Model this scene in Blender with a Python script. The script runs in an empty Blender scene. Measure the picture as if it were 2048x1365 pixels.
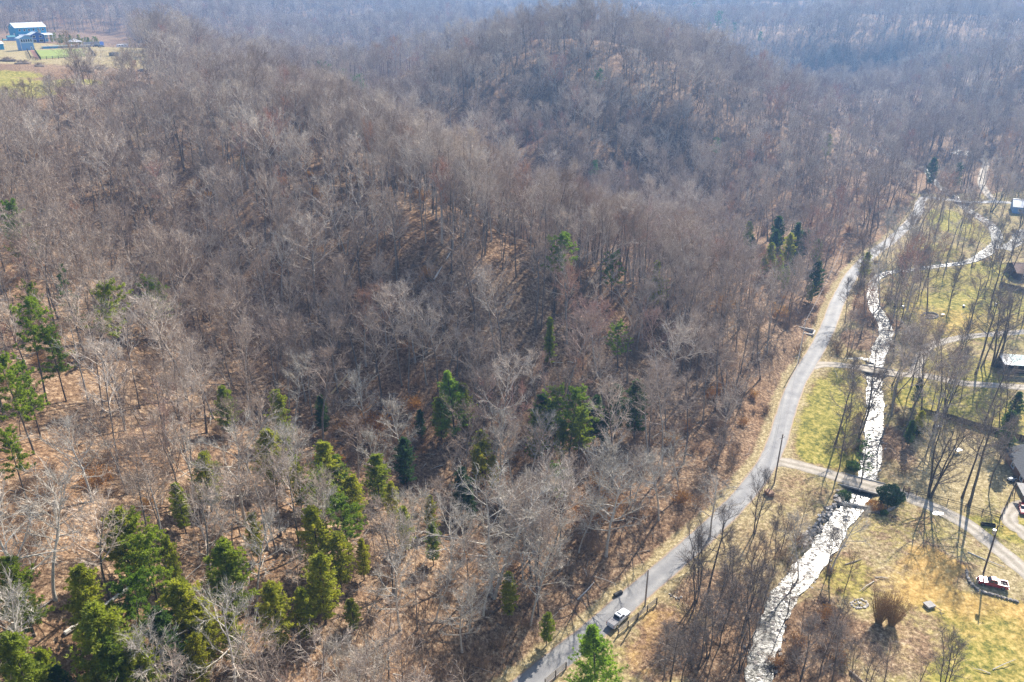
import bpy, math, random
import numpy as np
from mathutils import Vector, Matrix
R = math.radians
C = bpy.context.scene.collection
scene = bpy.context.scene

# ------------------------------------------------------------------ camera, world, sun, exposure
PITCH = 24.5
CAMZ = 95.0
cam = bpy.data.cameras.new('camera'); camo = bpy.data.objects.new('camera', cam); C.objects.link(camo)
cam.sensor_width = 36; cam.lens = 28; cam.clip_start = 1; cam.clip_end = 9000
camo.location = (0, 0, CAMZ); camo.rotation_euler = (R(90 - PITCH), 0, 0)
scene.camera = camo
w = bpy.data.worlds.new('World'); scene.world = w; w.use_nodes = True
SUN_EL, SUN_AZ = R(38.5), R(31)          # azimuth clockwise from +Y
nt = w.node_tree; bg = nt.nodes['Background']
sky = nt.nodes.new('ShaderNodeTexSky'); sky.sky_type = 'NISHITA'; sky.sun_disc = False
sky.sun_elevation = SUN_EL; sky.sun_rotation = SUN_AZ
nt.links.new(sky.outputs[0], bg.inputs[0]); bg.inputs[1].default_value = 0.12
sl = bpy.data.lights.new('sun', 'SUN'); sl.energy = 5.0; sl.angle = R(0.5); sl.color = (1, .93, .83)
so = bpy.data.objects.new('sun', sl); C.objects.link(so)
sd = Vector((math.sin(SUN_AZ) * math.cos(SUN_EL), math.cos(SUN_AZ) * math.cos(SUN_EL), math.sin(SUN_EL)))
so.rotation_euler = sd.to_track_quat('Z', 'Y').to_euler(); so.location = (60, 100, 140)
scene.view_settings.view_transform = 'Standard'; scene.view_settings.look = 'None'
scene.view_settings.gamma = 1; scene.view_settings.use_curve_mapping = False
scene.view_settings.exposure = 1.0
scene.render.engine = 'CYCLES'
scene.cycles.max_bounces = 5; scene.cycles.diffuse_bounces = 2; scene.cycles.glossy_bounces = 2
scene.cycles.transmission_bounces = 2; scene.cycles.volume_bounces = 0; scene.cycles.transparent_max_bounces = 4
scene.cycles.sample_clamp_indirect = 4
HAZE = 0.00028
scene.cycles.use_denoising = True; scene.cycles.denoiser = 'OPENIMAGEDENOISE'; scene.cycles.denoising_prefilter = 'NONE'; scene.cycles.denoising_input_passes = 'RGB_ALBEDO_NORMAL'

# ------------------------------------------------------------------ projection from the calibrated camera
F = 1593.0; CU, CV = 1024.0, 682.5
SP, CP = math.sin(R(PITCH)), math.cos(R(PITCH))
def ray(u, v):
    a = (u - CU) / F; b = (v - CV) / F
    return np.array([a, CP - b * SP, -(SP + b * CP)])
def at_z(u, v, z):
    r = ray(u, v); d = (z - CAMZ) / r[2]
    return r * d + np.array([0, 0, CAMZ])
def project(p):
    p = np.asarray(p, float); x = p[..., 0]; y = p[..., 1]; z = p[..., 2] - CAMZ
    f = y * CP - z * SP; up = y * SP + z * CP
    f = np.where(f > 1, f, 1)
    return CU + x / f * F, CV - up / f * F, f
def zv(y):                                   # height of the valley floor
    return 0.02 * np.clip(np.asarray(y, float) - 80, 0, 450)
def V(u, v):                                 # a spot on the valley floor
    z = 0.0
    for _ in range(12):
        p = at_z(u, v, z); z = float(zv(p[1]))
    return p

# ------------------------------------------------------------------ lines of the valley
ROAD_PX = [(980,1430),(1060,1365),(1110,1325),(1160,1285),(1210,1243),(1255,1203),(1300,1165),(1350,1122),(1400,1078),
 (1440,1040),(1490,988),(1530,935),(1552,890),(1566,845),(1580,800),(1597,760),(1620,722),(1642,685),(1660,645),(1672,612),
 (1690,575),(1705,550),(1726,526),(1752,502),(1780,483),(1803,462),(1822,444),(1836,424),(1841,405)]
ROAD2_PX = [(1841,405),(1850,396),(1872,397),(1905,401),(1945,405),(1990,404),(2048,408),(2110,412)]
ROAD3_PX = [(1990,404),(1975,388),(1963,366),(1966,345),(1972,330),(1968,318)]
CREEK_PX = [(1508,1440),(1515,1365),(1528,1300),(1545,1240),(1568,1190),(1605,1145),(1645,1095),(1676,1045),(1708,1003),(1728,965),
 (1743,920),(1747,870),(1752,820),(1750,775),(1750,735),(1760,700),(1772,665),(1768,640),(1750,610),(1745,580),(1752,555),
 (1775,543),(1820,537),(1870,530),(1930,522),(1970,505),(1995,478),(1985,450),(1957,430),(1930,412),(1905,388),(1880,370),(1866,358),(1850,335),(1800,318),(1740,290),(1700,262)]
CREEK_W = [3.2,3.2,4.0,4.0,4.2,4.4,4.4,4.4,4.4,4.6,4.6,4.4,4.2,3.8,4.0,4.4,4.8,4.0,3.6,3.2,2.2,1.8,1.8,2.0,2.2,4.0,6.0,6.5,6.5,5.5,5.5,5.0,4,4,4,4,4]
CREEK_W = [min(x, 4.2) * .64 for x in CREEK_W]
D1_PX = [(1532,932),(1560,924),(1600,932),(1650,946),(1700,962),(1745,974),(1790,985),(1850,1008),(1910,1036),(1960,1068),(2005,1105),(2060,1152),(2130,1215)]
D2_PX = [(1622,735),(1650,729),(1700,733),(1745,740),(1800,749),(1850,752),(1920,766),(1990,771),(2060,776),(2120,780)]
D3_PX = [(1828,750),(1842,715),(1862,692),(1900,680),(1950,672),(2010,667),(2080,662)]
D4_PX = [(2080,1100),(2050,1068),(2022,1046),(2020,1026),(2055,1008),(2100,998)]
def smooth(pts, n=6, w=None):
    P = [np.array(p, float) for p in pts]; out = []; ow = []
    P2 = [2 * P[0] - P[1]] + P + [2 * P[-1] - P[-2]]
    for i in range(1, len(P2) - 2):
        a, b, c, d = P2[i - 1], P2[i], P2[i + 1], P2[i + 2]
        for k in range(n):
            t = k / n
            out.append(.5 * ((2 * b) + (-a + c) * t + (2 * a - 5 * b + 4 * c - d) * t * t + (-a + 3 * b - 3 * c + d) * t ** 3))
            if w is not None: ow.append(w[i - 1] * (1 - t) + w[i] * t)
    out.append(P[-1])
    if w is not None: ow.append(w[-1]); return np.array(out), np.array(ow)
    return np.array(out)
def line(px): return smooth([V(*p)[:2] for p in px])
ROAD = line(ROAD_PX); ROAD2 = line(ROAD2_PX); ROAD3 = line(ROAD3_PX)
CREEK, CRW = smooth([V(*p)[:2] for p in CREEK_PX], 6, CREEK_W)
CRW = CRW * (1 + .22 * np.sin(np.arange(len(CRW)) * 1.37) * np.sin(np.arange(len(CRW)) * .53 + 1)) * np.where(CREEK[:, 1] > 135, .88, 1.0)
D1, D2, D3, D4 = line(D1_PX), line(D2_PX), line(D3_PX), line(D4_PX)
def dist_line(X, Y, L, W=None):
    """distance to a polyline (and the width there)"""
    X = np.asarray(X, float); Y = np.asarray(Y, float)
    best = np.full(X.shape, 1e9); bw = np.zeros(X.shape)
    x0, x1 = L[:, 0].min() - 60, L[:, 0].max() + 60; y0, y1 = L[:, 1].min() - 60, L[:, 1].max() + 60
    m = (X > x0) & (X < x1) & (Y > y0) & (Y < y1)
    xs, ys = X[m], Y[m]; b = np.full(xs.shape, 1e9); ww = np.zeros(xs.shape)
    for i in range(len(L) - 1):
        ax, ay = L[i]; bx, by = L[i + 1]; dx, dy = bx - ax, by - ay; q = dx * dx + dy * dy + 1e-9
        t = np.clip(((xs - ax) * dx + (ys - ay) * dy) / q, 0, 1)
        d = np.hypot(xs - ax - t * dx, ys - ay - t * dy); k = d < b
        b = np.where(k, d, b)
        if W is not None: ww = np.where(k, W[i] * (1 - t) + W[i + 1] * t, ww)
    best[m] = b; bw[m] = ww
    return (best, bw) if W is not None else best
def sstep(a, b, x):
    t = np.clip((x - a) / (b - a), 0, 1); return t * t * (3 - 2 * t)

# ------------------------------------------------------------------ terrain heights
CTRL = [(0,1365,28),(300,1365,21),(550,1365,14),(800,1365,7),(950,1365,2.5),(0,1100,32),(200,1150,28),(450,1150,19),(700,1150,12),(900,1150,7),(1050,1180,3),
 (200,950,28),(450,950,19),(0,800,33),(250,780,27),(0,500,41),(250,600,31),
 (1190,1150,1),(1050,1040,3),(900,960,6),(750,880,9),(600,800,13),(480,700,18),(380,600,23),
 (0,280,48),(0,190,54),(150,200,52),(0,110,57),(100,115,57),(200,110,56),(280,130,53),(100,85,57),(300,250,46),(300,400,38),(480,300,47),
 (450,480,34),(1550,640,5),(750,480,37),(600,600,28),(750,600,27),(900,600,26.5),(900,540,32.5),(1050,590,27),(1200,655,19),(1100,700,18),(900,750,16),(1000,720,17.5),
 (1200,800,10),(1400,850,4.5),(1050,850,9),(1150,1000,5),(1300,1000,3),(1300,700,11),(1450,750,6),
 (1400,490,5),(1350,460,5),(1200,420,5),(1050,355,8),(900,270,12),(800,200,14),(700,130,19),(620,85,26),(1530,540,5),
 (1300,375,7),(1300,300,23),(1450,350,14),(1300,200,42),(1300,130,54),(1250,90,61),(1150,73,65),(1050,90,60),(1150,40,42),(1300,40,42),(1400,150,48),(1500,180,37),(1600,225,24),(1700,300,10),(1550,300,19),(1200,300,27),(1100,250,35),
 (1650,400,8),(1500,400,8),(1000,200,43),(1000,120,56),(890,150,44),(1450,100,32),(1550,130,22),(1650,165,12),
 (1850,300,10),(1950,250,15),(2048,250,20),(2048,200,28),(1900,180,22),(2048,130,44),(1740,170,10),(1700,90,42),(1600,60,50),(1900,80,47),(1700,30,60),(2048,30,52),
 (550,43,44),(640,95,32),(300,60,44),(0,30,52),(800,60,42),(900,30,46),(450,75,38)]
CREST = [(520,215,47,16),(620,250,45,18),(740,305,43,20),(880,400,39,24),(1000,465,35,24),(1150,530,29,22),(1300,582,22,16),(1450,630,13,8)]   # the long spur: ridge height and the drop behind it
WC = []
for u, v, z in CTRL: p = at_z(u, v, z); WC.append((p[0], p[1], z))
for u, v, z, dz in CREST:
    p = at_z(u, v, z); dd = np.array([.35, .94]); WC.append((p[0], p[1], z)); WC.append((p[0] + dd[0] * 12, p[1] + dd[1] * 12, z - dz * .18)); WC.append((p[0] + dd[0] * 42, p[1] + dd[1] * 42, z - dz))
for L, st in ((ROAD, 6), (D1, 14), (D2, 14), (D3, 14), (CREEK, 8)):
    for p in L[::st]: WC.append((p[0], p[1], float(zv(p[1]))))
for u, v in ((2048,1365),(1800,1365),(1650,1300),(1900,1200),(2048,1240),(2048,900),(1950,920),(2048,560),(1950,600),(2048,470),(2048,700),(1780,440)):
    p = V(u, v); WC.append((p[0], p[1], float(zv(p[1]))))
WC += [(-120,0,34),(-60,0,22),(0,0,6),(60,20,0),(130,20,0),(-260,120,48),(-330,330,58),(-500,600,50),(-260,0,46),(190,150,4),(230,230,10),(300,330,20),(260,60,14),(330,150,30),
 (-900,900,60),(0,1500,60),(600,1500,62),(-700,1600,60),(1100,1200,60),(500,900,45),(900,700,60),(-600,200,60),(700,300,50),(-900,-200,50),(900,-200,50),(0,-400,10),
 (-3000,3500,60),(3000,3500,60),(0,4200,60),(-3000,0,60),(3000,0,60),(0,2500,55),(1500,2500,60),(-1500,2500,60)]
WC = np.array(WC)
_cc = 9.0
def _phi(r2): return np.sqrt(r2 + _cc * _cc)
_n = len(WC); _D = (WC[:, None, 0] - WC[None, :, 0]) ** 2 + (WC[:, None, 1] - WC[None, :, 1]) ** 2
_K = _phi(_D) - np.eye(_n) * 2.0
_A = np.block([[_K, np.ones((_n, 1))], [np.ones((1, _n)), np.zeros((1, 1))]])
_W = np.linalg.solve(_A, np.append(WC[:, 2], 0))
def _fract(x): return x - np.floor(x)
def vnoise(x, y, seed=0):
    xi = np.floor(x); yi = np.floor(y); fx = x - xi; fy = y - yi
    fx = fx * fx * (3 - 2 * fx); fy = fy * fy * (3 - 2 * fy)
    def hsh(a, b): return _fract(np.sin(a * 127.1 + b * 311.7 + seed * 74.7) * 43758.5453)
    return (hsh(xi, yi) * (1 - fx) + hsh(xi + 1, yi) * fx) * (1 - fy) + (hsh(xi, yi + 1) * (1 - fx) + hsh(xi + 1, yi + 1) * fx) * fy
def fbm(x, y, seed=0, o=3):
    s = 0; a = .5
    for i in range(o): s = s + a * (vnoise(x, y, seed + i) - .5); x = x * 2.03; y = y * 2.03; a *= .5
    return s
HOUSE = at_z(95, 105, 57.0)[:2]
def height(X, Y):
    X = np.asarray(X, float); Y = np.asarray(Y, float); sh = X.shape; x = X.ravel(); y = Y.ravel()
    z = np.full(x.shape, _W[-1])
    for i in range(_n): z += _W[i] * _phi((x - WC[i, 0]) ** 2 + (y - WC[i, 1]) ** 2)
    vf = zv(y)
    hill = sstep(2, 12, z - vf)
    far = sstep(600, 1500, np.hypot(x, y))
    z = z + hill * (fbm(x / 34, y / 34, 3) * 5 + fbm(x / 90, y / 90, 9) * 7) + far * ((1 - np.abs(fbm(x / 330 + 3, y / 250, 5, 3)) * 4.0) * 40 - 14)
    z = np.where(far > 0, np.minimum(z, 70 + (z - 70) * .15), z)
    z = z + fbm(x / 7, y / 7, 7, 2) * .5
    # level yard on the hilltop
    dh = np.hypot((x - HOUSE[0]) / 1.5, y - HOUSE[1]); z = z + (57 - z) * (1 - sstep(38, 70, dh))
    # valley floor: right of the road
    dr = dist_line(x, y, ROAD); dr2 = dist_line(x, y, ROAD2); dr3 = dist_line(x, y, ROAD3)
    dc, cw = dist_line(x, y, CREEK, CRW)
    rx = np.interp(y, ROAD[:, 1], ROAD[:, 0])
    side = (x > rx) & (y < ROAD[-1, 1] + 10) & (y > 40)
    flat = np.where(side, 1.0, 0) * (1 - sstep(60, 110, x - rx)) * (1 - sstep(ROAD[-1, 1] - 20, ROAD[-1, 1] + 10, y))
    z = z * (1 - flat) + (vf + fbm(x / 16, y / 16, 21, 2) * .9 + (z - vf) * .15) * flat
    for d, wd, off in ((dr, 3.0, .12), (dr2, 2.6, .1), (dr3, 2.2, .05)):
        k = 1 - sstep(wd, wd + 5.5, d); z = z * (1 - k) + (vf + off - .1) * k
    for L, wd in ((D1, 2.6), (D2, 2.4), (D3, 2.0), (D4, 1.6)):
        k = 1 - sstep(wd, wd + 4, dist_line(x, y, L)); z = z * (1 - k) + vf * k
    # creek bed, cut everywhere but under the roads that bridge it
    hw = cw / 2
    carve = 1 - sstep(hw, hw + 2.2, dc)
    z = z * (1 - carve) + (vf - 1.3) * carve
    pool = np.zeros_like(z)
    return z.reshape(sh)

# ------------------------------------------------------------------ terrain grid
def axis(a, b, st, lo, hi, g):
    core = list(np.arange(a, b + .01, st)); s = st; v = core[-1]; out = []
    while v < hi: s = min(s * g, 60); v += s; out.append(v)
    s = st; v = core[0]; pre = []
    while v > lo: s = min(s * g, 60); v -= s; pre.append(v)
    return np.array(pre[::-1] + core + out)
GX = axis(-130, 200, 1.5, -3300, 3300, 1.025); GY = axis(45, 350, 1.5, -500, 4300, 1.018)
MX, MY = np.meshgrid(GX, GY); GZ = height(MX, MY)
def H(x, y):
    x = np.asarray(x, float); y = np.asarray(y, float)
    i = np.clip(np.searchsorted(GX, x) - 1, 0, len(GX) - 2); j = np.clip(np.searchsorted(GY, y) - 1, 0, len(GY) - 2)
    fx = np.clip((x - GX[i]) / (GX[i + 1] - GX[i]), 0, 1); fy = np.clip((y - GY[j]) / (GY[j + 1] - GY[j]), 0, 1)
    return (GZ[j, i] * (1 - fx) + GZ[j, i + 1] * fx) * (1 - fy) + (GZ[j + 1, i] * (1 - fx) + GZ[j + 1, i + 1] * fx) * fy
_T = np.concatenate([np.arange(60, 400, .5), np.arange(400, 2500, 2)])
def G(u, v, off=0.0):                        # where the sight line first meets the ground (raised by off)
    r = ray(u, v); px = r[0] * _T; py = r[1] * _T; pz = CAMZ + r[2] * _T
    g = pz - (H(px, py) + off); k = np.where(g < 0)[0]
    if len(k) == 0: i = len(_T) - 1; t = _T[i]
    elif k[0] == 0: t = _T[0]
    else:
        i = k[0]; t = _T[i - 1] + (_T[i] - _T[i - 1]) * g[i - 1] / (g[i - 1] - g[i])
    x, y = r[0] * t, r[1] * t
    return Vector((x, y, float(H(x, y))))

# ------------------------------------------------------------------ mesh helpers
def tag(o, label=None, cat=None, group=None, kind=None):
    if label: o['label'] = label
    if cat: o['category'] = cat
    if group: o['group'] = group
    if kind: o['kind'] = kind
    return o
def empty(name, loc, rz=0.0, label=None, cat=None, group=None):
    o = bpy.data.objects.new(name, None); C.objects.link(o); o.location = loc; o.rotation_euler = (0, 0, rz)
    return tag(o, label, cat, group)
class MB:
    def __init__(s): s.v = []; s.f = []; s.m = []
    def poly(s, pts, faces, mi=0):
        n = len(s.v); s.v += [tuple(p) for p in pts]; s.f += [tuple(n + i for i in f) for f in faces]; s.m += [mi] * len(faces); return s
    def box(s, c, d, rz=0.0, mi=0, taper=1.0):
        x, y, z = d[0] / 2, d[1] / 2, d[2] / 2; ca, sa = math.cos(rz), math.sin(rz); P = []
        for k, t in ((-1, 1.0), (1, taper)):
            for i, j in ((-1, -1), (1, -1), (1, 1), (-1, 1)):
                a, b = i * x * t, j * y * t; P.append((c[0] + a * ca - b * sa, c[1] + a * sa + b * ca, c[2] + k * z))
        return s.poly(P, [(3, 2, 1, 0), (4, 5, 6, 7), (0, 1, 5, 4), (1, 2, 6, 5), (2, 3, 7, 6), (3, 0, 4, 7)], mi)
    def tube(s, pts, rad, n=6, mi=0, cap=True):
        pts = [Vector(p) for p in pts]; rings = []
        for i, p in enumerate(pts):
            d = (pts[min(i + 1, len(pts) - 1)] - pts[max(i - 1, 0)]).normalized()
            a = d.orthogonal().normalized() if i == 0 else (rings_a - d * rings_a.dot(d)).normalized()
            rings_a = a; b = d.cross(a); r = rad[i] if isinstance(rad, (list, tuple)) else rad
            rings.append([p + (a * math.cos(2 * math.pi * k / n) + b * math.sin(2 * math.pi * k / n)) * r for k in range(n)])
        base = len(s.v)
        for g in rings: s.v += [tuple(q) for q in g]
        for i in range(len(rings) - 1):
            for k in range(n):
                k2 = (k + 1) % n; s.f.append((base + i * n + k, base + i * n + k2, base + (i + 1) * n + k2, base + (i + 1) * n + k)); s.m.append(mi)
        if cap:
            s.f.append(tuple(base + k for k in range(n))[::-1]); s.m.append(mi)
            s.f.append(tuple(base + (len(rings) - 1) * n + k for k in range(n))); s.m.append(mi)
        return s
    def prism(s, prof, y0, y1, mi=0):           # profile in x,z pulled along y
        n = len(prof); P = [(a, y0, b) for a, b in prof] + [(a, y1, b) for a, b in prof]
        return s.poly(P, [tuple(range(n)), tuple(range(2 * n - 1, n - 1, -1))] + [(i, i + n, (i + 1) % n + n, (i + 1) % n) for i in range(n)], mi)
    def mesh(s, name, mats, smooth=False):
        me = bpy.data.meshes.new(name); me.from_pydata(s.v, [], s.f)
        for m in (mats if isinstance(mats, (list, tuple)) else [mats]): me.materials.append(m)
        if len(me.materials) > 1: me.polygons.foreach_set('material_index', s.m)
        if smooth: me.polygons.foreach_set('use_smooth', [True] * len(me.polygons))
        me.update(); return me
    def build(s, name, mats, parent=None, smooth=False, bevel=0, fix=False):
        me = s.mesh(name, mats, smooth)
        if fix or bevel:
            import bmesh
            bm = bmesh.new(); bm.from_mesh(me); bmesh.ops.recalc_face_normals(bm, faces=bm.faces)
            if bevel: bmesh.ops.bevel(bm, geom=list(bm.edges), offset=bevel, segments=2, affect='EDGES', clamp_overlap=True)
            bm.to_mesh(me); bm.free()
        return put(name, me, parent)
def put(name, me, parent=None, loc=None, rz=None):
    o = bpy.data.objects.new(name, me); C.objects.link(o)
    if parent: o.parent = parent
    if loc is not None: o.location = loc
    if rz is not None: o.rotation_euler = (0, 0, rz)
    return o

# ------------------------------------------------------------------ materials
def mat(name):
    m = bpy.data.materials.new(name); m.use_nodes = True; return m, m.node_tree, m.node_tree.nodes['Principled BSDF']
def N(t, kind, **kw):
    n = t.nodes.new(kind)
    for k, v in kw.items(): setattr(n, k, v)
    return n
def ramp(t, fac, stops):
    r = N(t, 'ShaderNodeValToRGB'); e = r.color_ramp.elements
    while len(e) > 1: e.remove(e[-1])
    e[0].position = stops[0][0]; e[0].color = (*stops[0][1], 1)
    for p, c in stops[1:]:
        q = e.new(p); q.color = (*c, 1)
    t.links.new(fac, r.inputs[0]); return r.outputs[0]
def noise(t, vec, scale, detail=3, rough=.6, out=0):
    n = N(t, 'ShaderNodeTexNoise'); n.inputs['Scale'].default_value = scale; n.inputs['Detail'].default_value = detail; n.inputs['Roughness'].default_value = rough
    if vec is not None: t.links.new(vec, n.inputs[0])
    return n.outputs[out]
def mix(t, f, a, b, mode='MIX'):
    n = N(t, 'ShaderNodeMix', data_type='RGBA', blend_type=mode)
    for s, v in ((0, f), (6, a), (7, b)):
        if hasattr(v, 'is_output'): t.links.new(v, n.inputs[s])
        else: n.inputs[s].default_value = v if s == 0 else (*v, 1)
    return n.outputs[2]
def mth(t, op, a, b=0.0, clamp=False):
    n = N(t, 'ShaderNodeMath', operation=op, use_clamp=clamp)
    for s, v in ((0, a), (1, b)):
        if hasattr(v, 'is_output'): t.links.new(v, n.inputs[s])
        else: n.inputs[s].default_value = v
    return n.outputs[0]
def bump(t, b, h, strength, dist):
    n = N(t, 'ShaderNodeBump'); n.inputs['Strength'].default_value = strength; n.inputs['Distance'].default_value = dist
    t.links.new(h, n.inputs['Height']); t.links.new(n.outputs[0], b.inputs['Normal'])
def plain(name, col, rough=.7, metal=0.0, var=.25, scale=6.0, spec=None):
    m, t, b = mat(name); co = N(t, 'ShaderNodeTexCoord').outputs['Object']
    f = noise(t, co, scale, 4, .65)
    c = ramp(t, f, [(.3, tuple(x * (1 - var) for x in col)), (.7, tuple(min(1, x * (1 + var)) for x in col))])
    t.links.new(c, b.inputs['Base Color']); b.inputs['Roughness'].default_value = rough; b.inputs['Metallic'].default_value = metal
    if spec is not None: b.inputs['Specular IOR Level'].default_value = spec
    return m
def bark_mat(name, stops, twig=False):
    m, t, b = mat(name); oi = N(t, 'ShaderNodeObjectInfo'); co = N(t, 'ShaderNodeTexCoord').outputs['Object']
    c = ramp(t, oi.outputs['Random'], stops)
    f = noise(t, co, 1.2 if twig else 3.0, 3)
    c = mix(t, 1.0, c, ramp(t, f, [(.3, (.62, .6, .58)), (.7, (1.3, 1.28, 1.25))]), 'MULTIPLY')
    t.links.new(c, b.inputs['Base Color']); b.inputs['Roughness'].default_value = .85; b.inputs['Specular IOR Level'].default_value = .25
    return m
M = {}
M['bark'] = bark_mat('bark', [(0, (.12, .10, .088)), (.3, (.20, .17, .145)), (.6, (.15, .135, .12)), (.8, (.27, .245, .215)), (1, (.38, .36, .33))])
M['twig'] = bark_mat('twig', [(0, (.25, .185, .14)), (.2, (.41, .325, .255)), (.4, (.56, .47, .385)), (.55, (.35, .275, .22)), (.75, (.46, .385, .315)), (.88, (.66, .58, .49)), (.95, (.40, .32, .255)), (.965, (.42, .24, .19)), (1, (.46, .28, .17))], True)
M['pale_bark'] = bark_mat('pale_bark', [(0, (.42, .39, .34)), (1, (.55, .52, .46))])
M['pale_twig'] = bark_mat('pale_twig', [(0, (.46, .42, .36)), (1, (.52, .48, .41))], True)
M['dark_bark'] = bark_mat('dark_bark', [(0, (.085, .07, .06)), (1, (.14, .12, .1))])
M['dark_twig'] = bark_mat('dark_twig', [(0, (.20, .165, .14)), (1, (.29, .245, .21))], True)
M['brown_twig'] = bark_mat('brown_twig', [(0, (.28, .19, .125)), (.5, (.36, .26, .18)), (.85, (.25, .2, .16)), (1, (.36, .22, .11))], True)
M['gold_twig'] = bark_mat('gold_twig', [(0, (.30, .19, .08)), (1, (.37, .24, .11))], True)
def leaf_mat(name, stops):
    m, t, b = mat(name); oi = N(t, 'ShaderNodeObjectInfo'); co = N(t, 'ShaderNodeTexCoord').outputs['Object']
    c = ramp(t, oi.outputs['Random'], stops)
    c = mix(t, 1.0, c, ramp(t, noise(t, co, .55, 4, .7), [(.3, (.55, .6, .6)), (.5, (1, 1, 1)), (.72, (1.6, 1.45, 1.1))]), 'MULTIPLY')
    t.links.new(c, b.inputs['Base Color']); b.inputs['Roughness'].default_value = .6; b.inputs['Specular IOR Level'].default_value = .3
    tr = N(t, 'ShaderNodeBsdfTranslucent'); t.links.new(mix(t, 1.0, c, (1.5, 1.6, .8), 'MULTIPLY'), tr.inputs[0])
    ms = N(t, 'ShaderNodeMixShader'); ms.inputs[0].default_value = .48
    t.links.new(b.outputs[0], ms.inputs[1]); t.links.new(tr.outputs[0], ms.inputs[2])
    t.links.new(ms.outputs[0], t.nodes['Material Output'].inputs[0]); return m
M['cedar'] = leaf_mat('cedar_foliage', [(0, (.16, .215, .038)), (.4, (.24, .275, .042)), (.7, (.34, .32, .05)), (1, (.25, .285, .05))])
M['cedar_dark'] = leaf_mat('dark_cedar_foliage', [(0, (.05, .095, .042)), (1, (.075, .125, .04))])
M['pine'] = leaf_mat('pine_needles', [(0, (.13, .20, .032)), (.5, (.19, .25, .038)), (1, (.25, .28, .045))])
M['white_pine'] = leaf_mat('soft_pine_needles', [(0, (.20, .31, .05)), (1, (.24, .34, .065))])
M['far_pine'] = leaf_mat('far_pine_needles', [(0, (.08, .18, .06)), (1, (.10, .21, .07))])
M['brown_leaf'] = leaf_mat('dry_leaf', [(0, (.32, .15, .06)), (.5, (.38, .2, .08)), (1, (.28, .13, .06))])
M['magnolia'] = leaf_mat('magnolia_leaf', [(0, (.03, .06, .03)), (1, (.04, .075, .03))])

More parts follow.
